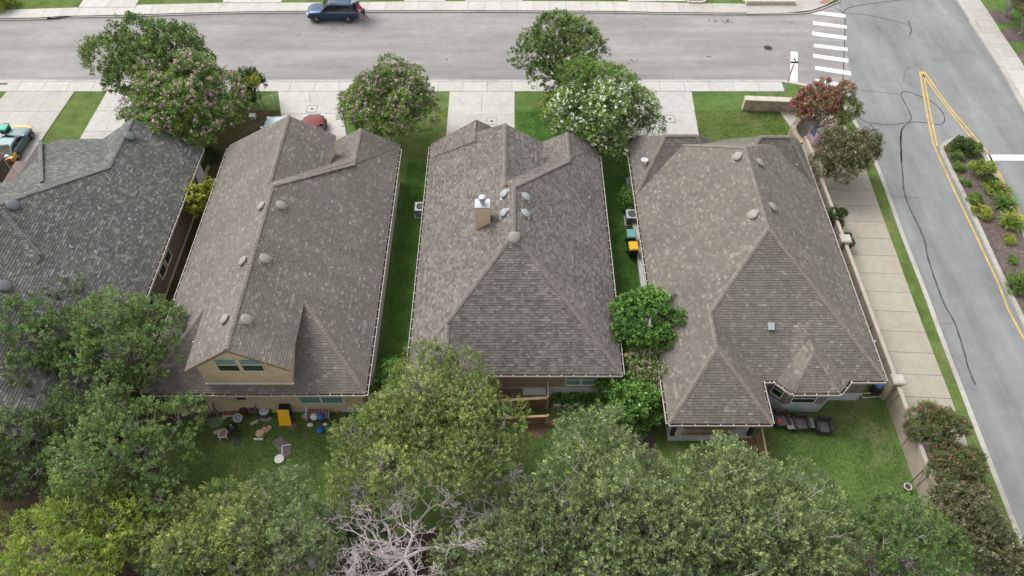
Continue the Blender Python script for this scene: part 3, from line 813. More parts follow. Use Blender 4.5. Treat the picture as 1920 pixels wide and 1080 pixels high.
gutter(h1, (xl,yr_,EZ-.03), (xr,yr_,EZ-.03), (0,-1,0)); gutter(h1, (xr,yr_-.1,EZ-.03), (xr,38.5,EZ-.03), (1,0,0)); gutter(h1, (xl,yr_,EZ-.03), (xl,38.6,EZ-.03), (-1,0,0))
downspout(h1, (-7.98,34.7,2.85))
MB().box(-8.35,-8.02,19.8,38.0,.2,.36).build('foundation_ledge', mat('ledge_grey',(.42,.42,.41),.9), h1)

# ---- house 2 (central)
h2 = empty('house', (.15, 28, 0), label='central house with purple brown shingle roof and tan chimney', cat='house')
r2 = Roof(h2, 'purple_brown')
xl2, xr2, yr2, yf2 = -5.62, 5.95, 20.5, 38.8
rx2, rz2, ya2, yb2 = .1, 7.15, 26.9, 30.5
zL2 = lambda x: EZ+(rz2-EZ)*(x-xl2)/(rx2-xl2)
lx2 = -.45; lz2 = zL2(lx2)
r2.face([(xl2,yr2,EZ),(rx2,ya2,rz2),(rx2,yb2,rz2),(lx2,yb2+.4,lz2),(xl2,yb2+.4,EZ)]); r2.face([(xl2,yb2+.4,EZ),(lx2,yb2+.4,lz2),(lx2,36.6,lz2),(xl2,38.9,EZ)])
r2.face([(xr2,yr2,EZ),(rx2,ya2,rz2),(rx2,yb2,rz2),(xr2,yf2,EZ)])
r2.face([(xl2,yr2,EZ),(xr2,yr2,EZ),(rx2,ya2,rz2)], single=True)
r2.face([(rx2,yb2,rz2),(xr2,yf2,EZ),(xl2,yf2,EZ)])
r2.face([(lx2,31.0,lz2),(lx2,36.6,lz2),(2.0,36.7,lz2-.69*(2.0-lx2)),(2.0,33.0,lz2-.69*(2.0-lx2))])
g2x, g2z = 3.7, 4.6
r2.face([(g2x,35.6,g2z),(g2x,38.3,g2z),(xr2,39.0,EZ),(xr2,38.75,EZ)])
r2.face([(g2x,35.6,g2z),(g2x,38.3,g2z),(1.5,38.7,3.1),(1.5,33.5,3.1)])
# small peak on the front left
r2.face([(-2.37,38.5,5.5),(-1.2,38.6,4.7),(-1.2,36.5,4.7),(-2.37,36.4,5.5)]); r2.face([(-2.37,38.5,5.5),(-5.6,38.95,3.0),(-5.6,37.5,3.0),(-2.37,36.4,5.5)])
# rear left porch hip, mostly behind the tree
p2 = (-3.45, 22.3, 4.45); x2 = -1.4
r2.face([(xl2-.0,yr2,EZ),(xl2,18.4,EZ),(-3.5,20.6,4.45),(-3.5,22.6,4.48)]); r2.face([(-3.5,20.6,4.45),(-3.5,22.6,4.45),(-1.3,20.5,EZ),(-1.3,18.4,EZ)]); r2.face([(xl2,18.4,EZ),(-1.3,18.4,EZ),(-3.5,20.6,4.45)])
for a, b in (((xl2,yr2,EZ),(rx2,ya2,rz2)), ((xr2,yr2,EZ),(rx2,ya2,rz2)), ((rx2,ya2,rz2),(rx2,yb2,rz2)), ((g2x,35.5,g2z),(rx2,yb2,rz2)), ((lx2,36.6,lz2),(lx2,31.0,lz2)), ((g2x,38.3,g2z),(g2x,35.4,g2z)), ((-3.5,20.6,4.45),(-3.5,22.6,4.48)), ((-1.3,18.4,EZ),(-3.5,20.6,4.45))): r2.cap(a, b)
for q in ((947,365),(985,371),(946,401),(984,402)): r2.vent(*q, 'light', .29)
r2.vent(964, 446, 'taupe', .33)
for q in ((848,361),(872,321),(890,453),(797,487),(891,497),(1105,371),(1106,437),(1105,324)): r2.pipe(*q, .16, .028)
r2.done()
b = MB(); W2 = [(-5.2,20.95),(5.5,20.95),(5.5,38.2),(-5.2,38.2)]
wall_box(h2, -.9, 5.5, 20.75, 38.2, M_side_taupe, found=1.1); wall_box(h2, -5.2, -.88, 22.6, 38.2, M_side_taupe, found=.6)
for x, y in ((-5.3,18.75),(-1.6,18.75)): MB().box(x-.1,x+.1,y-.1,y+.1,.1,2.8).build('porch_post', M_woodl, h2)
window(h2, (3.04, 20.74, 1.38), (1,0,0), 1.58, 1.02, lights=2, blind=2, trim=mat('shutter_taupe',(.36,.28,.20),.7))
MB().box(5.2,5.52,20.68,20.745,1.1,2.8).build('corner_board', M_side_taupe, h2)
gutter(h2, (-1.25,yr2,EZ-.03), (xr2,yr2,EZ-.03), (0,-1,0)); gutter(h2, (xl2,18.4,EZ-.03), (xl2,38.7,EZ-.03), (-1,0,0)); gutter(h2, (xr2,yr2,EZ-.03), (xr2,37.8,EZ-.03), (1,0,0)); gutter(h2, (xl2,18.4,EZ-.03), (-1.3,18.4,EZ-.03), (0,-1,0))
# chimney
pc, nn = r2.hit(893, 432); pd, _ = r2.hit(919, 427)
cx0, cx1 = pc.x+.02, pc.x+.80; cy0 = pc.y; topz = zat(905, 390, cy0).z
MB().box(cx0, cx1, cy0, cy0+.62, pc.z-.6, topz).build('chimney', siding_mat('chimney_siding', (.54,.42,.28), .2), h2)
ch = bpy.data.objects['chimney']
MB().box(cx0-.04,cx1+.04,cy0-.04,cy0+.66,topz,topz+.06).build('chimney_cap', M_galv, ch)
c_ = Vector(((cx0+cx1)/2, cy0+.33, topz+.06)); b = MB()
b.lathe(c_, [(.13,0),(.13,.28),(.21,.29),(.21,.33),(.13,.34),(.13,.38),(.21,.39),(.21,.43),(.19,.5),(.08,.53)], 20); b.build('flue', M_galv, ch, smooth=False)
b = MB(); 
for sx in (cx0, cx1): b.box(sx-.03, sx+.03, cy0-.02, cy0+.04, pc.z-.4, topz)
b.build('corner_trim', M_trim_tan, ch)

# ---- house 3 (right)
h3 = empty('house', (14, 28, 0), label='house with sand brown roof and rear stone bay, beside the avenue fence', cat='house')
r3 = Roof(h3, 'sand'); r3.streak = (15.45, .34, 22.6, 20.3)
xl3, xr3, yr3, yf3 = 8.1, 20.05, 20.1, 39.2
rx3, rz3, ya3, yb3 = 14.15, 7.15, 27.3, 33.9
tz = lambda x: EZ+(rz3-EZ)*(x-xl3)/(rx3-xl3)
vx = 10.75; th_ = (vx-xl3)/(rx3-xl3); vh = (vx, yr3+(ya3-yr3)*th_, tz(vx))
r3.face([(xl3,yr3,EZ),vh,(rx3,ya3,rz3),(rx3,yb3,rz3),(xl3,yf3,EZ)])
r3.face([(xr3,yr3,EZ),(rx3,ya3,rz3),(rx3,yb3,rz3),(xr3,yf3,EZ)])
r3.face([(xl3,yr3,EZ),(xr3,yr3,EZ),(rx3,ya3,rz3)], single=False)
r3.face([(rx3,yb3,rz3),(xr3,yf3,EZ),(xl3,yf3,EZ)])
vy = 17.55; va = (vx, 21.0, tz(vx)); vr = 13.4
r3.face([(xl3,vy,EZ),(xl3,yr3,EZ),vh,va]); r3.face([(vr,vy,EZ),(vr,yr3,EZ),vh,va]); r3.face([(xl3,vy,EZ),(vr,vy,EZ),va], single=True)
Bq = (16.1,22.0,4.06); Bp = (16.13,21.25,4.04)
r3.face([(14.1,20.12,EZ+.02),(14.9,19.35,EZ),Bp,Bq]); r3.face([(18.2,20.12,EZ+.02),(17.4,19.35,EZ),Bp,Bq]); r3.face([(14.9,19.35,EZ),(17.4,19.35,EZ),Bp])
# low front wings
def hipx(rf, x0, x1, y0, y1, xa, xb, yy, z):
    A = (xa,yy,z); B = (xb,yy,z)
    rf.face([(x0,y0,EZ),(x1,y0,EZ),B,A]); rf.face([(x0,y1,EZ),(x1,y1,EZ),B,A]); rf.face([(x0,y0,EZ),A,(x0,y1,EZ)]); rf.face([(x1,y0,EZ),B,(x1,y1,EZ)])
    rf.cap(A, B); rf.cap((x0,y0,EZ), A); rf.cap((x1,y0,EZ), B)
hipx(r3, 8.1, 13.9, 34.0, 39.6, 10.0, 12.0, 37.0, 5.45); hipx(r3, 14.3, 20.0, 34.5, 39.4, 16.2, 18.1, 36.9, 5.45)
for a, b in (((xl3+2.65,vh[1],vh[2]),(rx3,ya3,rz3)), ((xr3,yr3,EZ),(rx3,ya3,rz3)), ((rx3,ya3,rz3),(rx3,yb3,rz3)), ((xl3,yf3,EZ),(rx3,yb3,rz3)), ((xl3,vy,EZ),va), ((vr,vy,EZ),va), (va,vh), ((14.9,19.35,EZ),Bp), ((17.4,19.35,EZ),Bp), (Bp,Bq)): r3.cap(a, b)
for q in ((1384,295),(1423,307),(1413,404),(1447,390)): r3.vent(*q, 'taupe', .32)
for q in ((1494,309),(1275,411),(1512,465),(1540,486),(1350,524),(1640,640),(1590,620)): r3.pipe(*q, .12, .025)
p, n_ = r3.hit(1444, 612); M4 = Matrix((Vector((1,0,0)), n_.cross(Vector((1,0,0))), n_)).transposed().to_4x4(); M4.translation = p
b = MB(); b.box(-.14,.14,-.16,.16,.0,.16,0,M4); b.box(-.18,.18,-.2,.2,.16,.19,0,M4); b.build('box_vent', M_galv, h3)
r3.done()
wall_box(h3, 8.5, 19.65, 22.5, 38.6, M_brick_s); 
for x0, x1, y0 in ((13.0, 19.65, 20.5),): wall_box(h3, x0, x1, y0, 22.6, M_brick_s)
wall_box(h3, 8.5, 13.0, 21.6, 22.6, M_side_taupe)
bay = [(14.2,20.52),(15.05,19.75),(17.25,19.75),(18.05,20.52)]
MB().prism(bay, .9, 2.78).build('bay_wall', M_brick_s, h3); MB().prism([(bay[0][0]-.03,bay[0][1]),(bay[1][0]-.02,bay[1][1]-.03),(bay[2][0]+.02,bay[2][1]-.03),(bay[3][0]+.03,bay[3][1])], 0, .9).build('bay_foundation', mat('foundation_pale',(.5,.53,.53),.9,var=.2,scale=1.5), h3)
window(h3, (15.4, 19.74, 1.15), (1,0,0), 1.25, .95, lights=1, sash=True, blind=0)
d_ = Vector((bay[1][0]-bay[0][0], bay[1][1]-bay[0][1], 0)).normalized(); window(h3, Vector((bay[0][0], bay[0][1], 1.3))+d_*.3, d_, .55, 1.1, lights=1)
MB().box(18.1,19.68,20.46,20.52,0,.85).build('foundation_face', MATS['foundation_pale'], h3)
for q in (((xl3,vy,EZ-.03),(vr,vy,EZ-.03),(0,-1,0)), ((vr,vy,EZ-.03),(vr,yr3-.05,EZ-.03),(1,0,0)), ((vr+.16,yr3,EZ-.03),(14.1,yr3,EZ-.03),(0,-1,0)), ((14.12,20.1,EZ-.03),(14.9,19.33,EZ-.03),(-1,-1,0)),
          ((14.9,19.33,EZ-.03),(17.4,19.33,EZ-.03),(0,-1,0)), ((17.4,19.33,EZ-.03),(18.18,20.1,EZ-.03),(1,-1,0)), ((18.2,yr3,EZ-.03),(xr3,yr3,EZ-.03),(0,-1,0)), ((xr3,yr3,EZ-.03),(xr3,39.0,EZ-.03),(1,0,0)), ((xl3,vy,EZ-.03),(xl3,38.8,EZ-.03),(-1,0,0))): gutter(h3, *q)
downspout(h3, (8.32,36.0,2.85)); downspout(h3, (8.3,24.0,2.85))
MB().box(8.2,8.52,22.5,38.4,.2,.36).build('foundation_ledge', MATS['ledge_grey'], h3)
# rear porch
MB().box(8.55,13.05,17.95,21.6,.0,.62).build('porch_slab', M_found, h3)
for x in (8.7, 12.9): MB().box(x-.1,x+.1,17.95,18.15,.62,2.8).build('porch_post', M_wooddk, h3)
b = MB(); 
for z in (.72, 1.42): b.box(9.2,12.0,18.0,18.08,z,z+.07)
b.build('porch_rail', M_wood, h3)
for k in range(20): MB().box(9.3+k*.138,9.35+k*.138,18.02,18.06,.79,1.42).build('baluster', M_woodl, h3)
for k in range(9): MB().box(12.0+k*.16,12.145+k*.16,16.9,18.0,.35,.4).build('step_board', M_wood, h3)
b = MB(); b.bar((13.35,18.0,1.5),(13.4,16.4,1.2),.1,.12); b.bar((13.35,18.0,.2),(13.35,18.0,1.55),.1); b.bar((13.4,16.4,.1),(13.4,16.4,1.3),.1); b.build('stair_rail', M_woodl, h3)
for k in range(9): MB().box(13.35,13.39,16.55+k*.16,16.6+k*.16,.45,1.3).build('baluster', M_woodl, h3)

# ---- house 0 (left, grey)
h0 = empty('house', (-26, 28, 0), label='brown brick house with dark grey shingle roof at the left edge', cat='house')
r0 = Roof(h0, 'grey')
ex = -21.45
S = lambda x: EZ+.68*(ex-x)
r0.face([(ex,38.8,EZ),(-25.2,38.6,S(-25.2)),(-25.2,33.9,S(-25.2)),(ex,33.9,EZ)])
r0.face([(ex,33.9,EZ),(-25.2,33.9,S(-25.2)),(-29.2,27.4,S(-29.2)),(-30.8,24.9,S(-30.8)),(-30.8,16,S(-30.8)),(ex,16,EZ)])
# left slope of the front gable
r0.face([(-25.2,38.6,S(-25.2)),(-25.2,33.5,S(-25.2)),(-28.2,33.5,S(-25.2)-2.0),(-28.2,38.8,S(-25.2)-2.0)])
# front facing slope
hx = lambda x: 33.9-(-25.2-x)*1.625
sl_ = (S(-29.2)-S(-25.2))/(hx(-25.2)-hx(-29.2))
zf0 = lambda y: S(-25.2)-(y-33.9)*sl_
r0.face([(-25.2,33.9,S(-25.2)),(-27.9,hx(-27.9),S(-27.9)),(-27.9,31.5,zf0(31.5))]); r0.face([(-25.2,33.9,S(-25.2)),(-27.9,31.5,zf0(31.5)),(-31.9,38.1,zf0(38.1)),(-31.0,39.1,zf0(39.1)),(-25.6,39.1,zf0(39.1))])
r0.face([(-27.9,hx(-27.9),S(-27.9)),(-30.8,hx(-30.8),S(-30.8)),(-36,hx(-30.8),S(-30.8)),(-36,31.5,zf0(31.5)),(-27.9,31.5,zf0(31.5))], thick=1.2)
r0.face([(-27.9,31.5,6.6),(-31.9,38.1,4.05),(-31.95,34.2,4.05),(-33.8,32.5,2.9),(-31.5,31.3,4.35)])
r0.cap((-31.9,38.1,4.07),(-27.9,31.5,6.62))
# raised rear slope at the left edge
up1 = Vector((0,0,.14)); P1 = at(0,392,7.7)+up1; P2 = at(76,481,6.15)+up1; P3 = at(66,507,5.95)+up1
r0.face([P1, P2, P3, at(-90,507,5.95)+up1, at(-90,392,7.7)+up1], thick=.34)
for a, b in (((-25.2,38.6,S(-25.2)),(-25.2,33.9,S(-25.2))), ((-25.2,33.9,S(-25.2)),(-29.2,hx(-29.2),S(-29.2))), (P2, P1)): r0.cap(a, b, .24, .035)
for q in ((24,386),(243,257),(8,538)): r0.vent(*q, 'dark', .36)
for q in ((187,392),(244,412),(134,464),(181,475)): r0.pipe(*q, .15, .03)
r0.done()
gutter(h0, (ex,20,EZ-.03), (ex,38.6,EZ-.03), (1,0,0), None)
MB().box(-34,-21.9,16,37.5,.3,2.75).build('wall', M_brick_d, h0); MB().box(-34,-21.88,16,37.52,0,.3).build('foundation', M_found, h0)
b = MB(); b.poly([(-22.0,37.6,2.7),(-28.1,37.6,2.7),(-25.2,37.6,5.2)]); b.build('gable_wall', M_brick_d, h0)
for y in (30.35, 29.25, 26.9): window(h0, (-21.89, y-.8, 1.15), (0,1,0), .82, 1.35, lights=1)
window(h0, (-21.89, 35.2, 1.3), (0,1,0), .7, 1.1, lights=1)
MB().box(-21.9,-21.8,36.9,38.1,.5,2.6).build('side_panel', M_white, h0); MB().box(-21.9,-21.75,34.1,34.7,1.5,2.3).build('meter_box', mat('meter_blue',(.40,.48,.55),.5), h0)
# corner wing at the far left edge of the photograph
wg = empty('house', (-34,37,0), label='brown brick corner of a neighbouring house cut by the left edge', cat='house')
MB().box(-42,-35.4,31,38.4,0,2.75).build('wall', M_brick_d, wg)
rg = Roof(wg, 'grey'); rg.face([(-34.95,30,EZ),(-34.95,38.9,EZ),(-38.4,35.6,5.1),(-38.4,30,5.1)]); rg.face([(-34.95,38.9,EZ),(-38.4,35.6,5.1),(-42,35.6,5.1),(-42,38.9,EZ)]); rg.cap((-34.95,38.9,EZ),(-38.4,35.6,5.1)); rg.done()
MB().box(-35.4,-35.32,38.1,38.2,.1,2.8).build('downspout', M_gutter, wg)

# ------------------------------------------------------------------ vegetation
def leaf_mesh(name, pos, nrm, dirn, L, Wd, tone, mats, fold=.0):
    """rhombic leaves from numpy arrays"""
    n = len(pos); side = np.cross(nrm, dirn); side /= (np.linalg.norm(side, axis=1, keepdims=True)+1e-9)
    L = np.broadcast_to(L, (n,))[:, None]; Wd = np.broadcast_to(Wd, (n,))[:, None]
    a = pos-dirn*L*.5; c = pos+dirn*L*.5; b = pos+side*Wd*.5-dirn*L*.06+nrm*Wd*fold; d = pos-side*Wd*.5-dirn*L*.06+nrm*Wd*fold
    V = np.stack([a, b, c, d], 1).reshape(-1, 3).astype(np.float32)
    me = bpy.data.meshes.new(name); me.vertices.add(4*n); me.vertices.foreach_set('co', V.ravel())
    me.loops.add(4*n); me.loops.foreach_set('vertex_index', np.arange(4*n, dtype=np.int32))
    me.polygons.add(n); me.polygons.foreach_set('loop_start', np.arange(0, 4*n, 4, dtype=np.int32))
    me.polygons.foreach_set('loop_total', np.full(n, 4, dtype=np.int32))
    me.update(calc_edges=True)
    at_ = me.attributes.new('tone', 'FLOAT', 'FACE'); at_.data.foreach_set('value', np.clip(tone, 0, 1).astype(np.float32))
    for m in mats: me.materials.append(m)
    return me
def unit(v): return v/(np.linalg.norm(v, axis=-1, keepdims=True)+1e-9)
def sph(n, zmin=-1, g=None):
    g = g or rng
    z = g.uniform(zmin, 1, n); a = g.uniform(0, 2*pi, n); r = np.sqrt(np.maximum(0, 1-z*z))
    return np.stack([r*np.cos(a), r*np.sin(a), z], 1)
def crown_points(g, rx, ry, rz, nblob, br, ntip, zmin=-.35, flat=.8, irregular=.2, gap=1.0):
    """sub-crowns over an ellipsoid, tips over each sub-crown"""
    k = np.arange(nblob)+.5; zz = 1-(1-zmin)*k/nblob; ph = pi*(1+5**.5)*k
    rr = np.sqrt(np.maximum(0, 1-zz*zz)); d = np.stack([rr*np.cos(ph), rr*np.sin(ph), zz], 1)
    d += g.normal(0, .13, d.shape); 
    c = d*np.array([rx, ry, rz])*(1.06-g.uniform(0, irregular*1.35, (nblob, 1)))*.82
    c = np.vstack([c, np.zeros((1, 3))]); R = br*g.uniform(.6, 1.35, len(c)); R[-1] = min(rx, rz)*.62
    w_ = R**2; w_[-1] *= .25; idx = g.choice(len(c), ntip, p=w_/w_.sum())
    s = sph(ntip, -.45, g); rad = R[idx, None]*g.uniform(.72, 1.08, (ntip, 1))
    tips = c[idx]+s*rad*np.array([1, 1, flat]); ok = np.ones(ntip, bool)
    for j in range(len(c)):
        dd = np.linalg.norm((tips-c[j])/np.array([1, 1, flat]), axis=1)
        ok &= ~((dd < R[j]*.66) & (idx != j))
    f = g.uniform(1.2, 2.6, (5, 3))*g.choice((-1, 1), (5, 3)); ph_ = g.uniform(0, 6.28, 5)
    nz = np.sin(tips @ f.T+ph_).sum(1)/2.2; ok &= (nz+g.normal(0, .25, ntip)) > -.62/max(gap, .01)
    tips = tips+s*np.clip(nz, -.5, 1)[:, None]*R[idx, None]*.16
    btone = g.uniform(-1, 1, len(c))
    return c, R, tips[ok], s[ok], btone[idx][ok]
def make_crown(name, mats, rx, ry, rz, nblob, br, ntip, per, L, Wd, sprig, seed, up=.5, zmin=-.35, spread=.55, irregular=.2, tipgrow=.35, droop=0.0, gap=1.0):
    g = np.random.default_rng(seed)
    c, R, tips, s, bt = crown_points(g, rx, ry, rz, nblob, br, ntip, zmin, .8, irregular, gap)
    n = len(tips); ax = unit(s+np.array([0, 0, up-droop])+g.normal(0, .45, (n, 3)))
    t = np.tile(np.linspace(0, 1, per), n)[:, None]; I = np.repeat(np.arange(n), per)
    perp = unit(np.cross(ax[I], g.normal(0, 1, (n*per, 3))))
    ln = sprig*g.uniform(.6, 1.3, (n, 1))[I]
    pos = tips[I]+ax[I]*ln*t+perp*(.35*L+g.uniform(0, spread, (n*per, 1))*ln*(1-t*.75))
    if droop: pos[:, 2] -= (t[:, 0]**2)*droop*ln[:, 0]
    dirn = unit(ax[I]*.8+perp*g.uniform(.3, 1.4, (n*per, 1))+g.normal(0, .3, (n*per, 3)))
    nr = unit(np.array([0, 0, .9])+s[I]*.7+g.normal(0, .55, (n*per, 3))); nr = unit(nr-dirn*(nr*dirn).sum(1, keepdims=True))
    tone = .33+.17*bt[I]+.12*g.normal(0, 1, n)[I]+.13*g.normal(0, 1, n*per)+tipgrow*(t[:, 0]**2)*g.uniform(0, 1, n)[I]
    sz = g.uniform(.5, 1.35, n*per)
    return leaf_mesh(name, pos, nr, dirn, L*sz, Wd*sz, tone, mats, .12), c, R, tips, s
def flowers_mesh(name, m, tips, s, frac, per, size, spread, seed, bias=None):
    g = np.random.default_rng(seed); out = s[:, 2] > -.3
    if bias is not None: out &= (tips @ np.array(bias)) > -.2*np.abs(tips).max()
    ids = np.where(out & (g.uniform(0, 1, len(tips)) < frac))[0]
    n = len(ids); I = np.repeat(np.arange(n), per)
    pos = tips[ids][I]+unit(s[ids]+np.array([0,0,.6]))[I]*spread*g.uniform(.6, 1.9, (n*per, 1))+g.normal(0, spread*.33, (n*per, 3))
    nr = unit(g.normal(0, 1, (n*per, 3))+np.array([0, 0, 1.2])); dirn = unit(np.cross(nr, g.normal(0, 1, (n*per, 3))))
    return leaf_mesh(name, pos, nr, dirn, size, size*.9, g.uniform(0, 1, n*per), [m])
def limbs(b, c, R, base, trunk_r, fork, seed, twigs=0, n=5, tip_targets=None):
    r = random.Random(seed); base = Vector(base); top = Vector((base.x*.3, base.y*.3, fork))
    b.tube([base, base.lerp(top, .5)+Vector((r.uniform(-.1,.1), r.uniform(-.1,.1), 0)), top], [trunk_r*1.25, trunk_r, trunk_r*.85], 8)
    for i, q in enumerate(c):
        q = Vector(q); m_ = top.lerp(q, .5)+Vector((r.uniform(-.35,.35), r.uniform(-.35,.35), r.uniform(-.1,.4)))
        rr = trunk_r*.42
        b.tube([top, m_, q], [rr*1.25, rr*.75, rr*.22], n, caps=False)
        for k in range(twigs):
            d = Vector(sph(1, -.2)[0]); e = q+d*float(R[i])*r.uniform(.45, .98)
            J = lambda: Vector((r.uniform(-.16,.16), r.uniform(-.16,.16), r.uniform(-.12,.12)))
            b.tube([q, q.lerp(e, .35)+J(), q.lerp(e, .7)+J(), e], [rr*.2, rr*.15, rr*.1, .008], 4, caps=False)
CR = {}
def obj_from(me, name, parent, loc=None):
    o = bpy.data.objects.new(name, me); COL.objects.link(o); o.parent = parent; return o
def proto(key, mats, rx, ry, rz, nblob, br, ntip, per, L, Wd, sprig, seed, bark, fork, trunk_r, twigs=0, flower=None, twigparts=True, **kw):
    """unit tree meshes, crown centre at the origin; trunk goes down to -fork height"""
    me, c, R, tips, s = make_crown('foliage', mats, rx, ry, rz, nblob, br, ntip, per, L, Wd, sprig, seed, **kw)
    tb = LMB(); h = fork[0]
    limbs(tb, c, R, (.3, -.2, -h), trunk_r, -h+fork[1], seed, twigs)
    to = tb.build('trunk', bark); tm = to.data; bpy.data.objects.remove(to)
    fm = None
    if flower: fm = flowers_mesh('flowers', flower[0], tips, s, *flower[1:])
    CR[key] = (me, tm, fm)
def plant(name, key, px_, py_, z, sc, rz_, label, cat, group=None, szz=1.0, sx=1.0, foot=False):
    p = at(px_, py_, 0 if foot else z); root = empty(name, (p.x, p.y, 0), label=label, cat=cat, group=group)
    me, tm, fm = CR[key]
    for m, nm in ((me, 'foliage'), (tm, 'trunk'), (fm, 'flowers')):
        if m is None: continue
        o = obj_from(m, nm, root); o.location = (0, 0, z); o.rotation_euler = (0, 0, rz_); o.scale = (sc*sx, sc, sc*szz)
        if nm == 'trunk':   # keep the foot on the ground
            lo = min(v.co.z for v in m.vertices); o.scale = (sc*sx, sc, max(.2, (z+.02)/(-lo)))
    return root
LB = 2.2
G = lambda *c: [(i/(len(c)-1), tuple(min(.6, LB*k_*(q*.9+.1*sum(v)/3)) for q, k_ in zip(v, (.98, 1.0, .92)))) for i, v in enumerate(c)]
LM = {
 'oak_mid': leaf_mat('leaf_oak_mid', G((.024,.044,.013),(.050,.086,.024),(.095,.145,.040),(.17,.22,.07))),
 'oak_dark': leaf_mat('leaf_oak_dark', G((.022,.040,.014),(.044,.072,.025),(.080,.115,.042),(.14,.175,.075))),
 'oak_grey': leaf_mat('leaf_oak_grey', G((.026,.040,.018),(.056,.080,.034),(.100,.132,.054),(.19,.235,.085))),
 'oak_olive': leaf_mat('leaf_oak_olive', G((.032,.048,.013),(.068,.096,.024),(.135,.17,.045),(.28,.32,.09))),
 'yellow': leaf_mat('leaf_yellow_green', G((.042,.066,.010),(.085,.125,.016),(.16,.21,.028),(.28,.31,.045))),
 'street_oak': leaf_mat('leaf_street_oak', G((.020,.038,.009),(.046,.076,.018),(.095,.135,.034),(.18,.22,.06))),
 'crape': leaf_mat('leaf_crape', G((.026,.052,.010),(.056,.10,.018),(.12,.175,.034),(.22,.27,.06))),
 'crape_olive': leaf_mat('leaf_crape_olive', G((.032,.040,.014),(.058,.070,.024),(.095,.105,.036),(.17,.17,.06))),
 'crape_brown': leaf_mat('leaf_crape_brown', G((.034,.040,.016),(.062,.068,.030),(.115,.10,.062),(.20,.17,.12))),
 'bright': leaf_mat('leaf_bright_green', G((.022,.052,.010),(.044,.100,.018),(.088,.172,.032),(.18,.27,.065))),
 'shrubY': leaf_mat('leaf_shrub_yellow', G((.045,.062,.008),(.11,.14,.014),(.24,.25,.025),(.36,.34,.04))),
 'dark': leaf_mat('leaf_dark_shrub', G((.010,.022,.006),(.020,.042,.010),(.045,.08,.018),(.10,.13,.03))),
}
F_pink = mat('petal_lilac_pink', (.58,.34,.45), .6, var=.2, bmp=0); F_white = mat('petal_white', (.78,.79,.74), .6, var=.08, bmp=0)
F_red = mat('petal_magenta', (.42,.075,.13), .6, var=.3, bmp=0); F_rose = mat('petal_rose', (.60,.13,.22), .6, var=.3, bmp=0)

# live oaks at the back: crown half-size 4 m
OAK = dict(nblob=28, br=1.12, ntip=3300, per=28, L=.11, Wd=.056, sprig=.32, bark=M_bark_pale, fork=(4.2, 2.0), trunk_r=.24, twigs=5, irregular=.38)
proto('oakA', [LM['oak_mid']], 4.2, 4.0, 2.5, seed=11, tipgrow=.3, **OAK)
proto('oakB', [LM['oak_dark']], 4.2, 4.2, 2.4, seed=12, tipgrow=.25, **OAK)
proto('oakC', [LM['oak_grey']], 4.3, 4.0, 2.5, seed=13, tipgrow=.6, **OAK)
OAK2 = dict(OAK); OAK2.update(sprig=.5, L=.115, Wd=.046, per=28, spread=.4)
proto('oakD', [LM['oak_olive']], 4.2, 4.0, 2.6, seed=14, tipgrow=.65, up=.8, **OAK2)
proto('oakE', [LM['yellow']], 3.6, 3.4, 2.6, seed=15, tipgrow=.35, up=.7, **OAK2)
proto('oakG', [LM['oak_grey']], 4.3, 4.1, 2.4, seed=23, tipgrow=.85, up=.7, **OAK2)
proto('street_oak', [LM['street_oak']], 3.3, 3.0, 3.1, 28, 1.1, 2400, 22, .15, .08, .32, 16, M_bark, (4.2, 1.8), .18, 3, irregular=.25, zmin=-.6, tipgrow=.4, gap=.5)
CRP = dict(gap=.3, nblob=30, br=1.05, ntip=2900, per=23, L=.15, Wd=.066, sprig=.42, bark=M_bark_pale, fork=(3.6, .5), trunk_r=.10, twigs=2, irregular=.15, zmin=-.6, up=.6, droop=.35)
proto('crape_pink', [LM['crape']], 3.3, 3.1, 2.4, seed=17, flower=(F_pink, .36, 15, .10, .13, 5), tipgrow=.35, **CRP)
proto('crape_white', [LM['crape']], 3.4, 3.2, 2.6, seed=18, flower=(F_white, .5, 13, .095, .13, 6, (0,-.8,-.25)), tipgrow=.5, **CRP)
CR2 = dict(CRP); CR2.update(ntip=1300, nblob=16, br=.8, droop=0, up=1.0)
proto('crape_red', [LM['crape_olive']], 2.2, 2.1, 1.7, seed=19, flower=(F_red, .7, 18, .10, .17, 7, (-.8,.3,.5)), tipgrow=.4, **CR2)
proto('crape_rose', [LM['crape_olive']], 2.3, 2.1, 1.6, seed=20, flower=(F_rose, .10, 14, .09, .15, 8), tipgrow=.35, **CR2)
proto('crape_fading', [LM['crape_brown']], 2.4, 2.2, 1.7, seed=21, flower=(mat('petal_faded', (.5,.42,.33), .8, bmp=0), .12, 10, .08, .12, 9), tipgrow=.4, **CR2)
proto('bright_tree', [LM['bright']], 2.0, 2.0, 1.9, 26, .55, 1500, 22, .17, .085, .30, 22, M_bark, (2.8, 1.0), .1, 2, zmin=-.7, irregular=.15, up=.4, tipgrow=.3)
proto('bushy', [LM['crape']], 1.0, 1.0, .9, 12, .42, 700, 18, .11, .06, .22, 24, M_bark, (.9, .3), .04, 0, zmin=-.5, tipgrow=.35)
proto('bush_yellow', [LM['shrubY']], 1.0, 1.0, .9, 12, .42, 700, 18, .12, .065, .26, 25, M_bark, (.9, .3), .04, 0, zmin=-.5, tipgrow=.3)
proto('bush_dark', [LM['dark']], 1.0, 1.0, .9, 12, .42, 700, 18, .12, .065, .2, 26, M_bark, (.9, .3), .04, 0, zmin=-.5, tipgrow=.3)
proto('bush_bright', [LM['bright']], 1.0, 1.0, .9, 12, .42, 700, 16, .13, .07, .26, 27, M_bark, (.9, .3), .04, 0, zmin=-.5, tipgrow=.3)
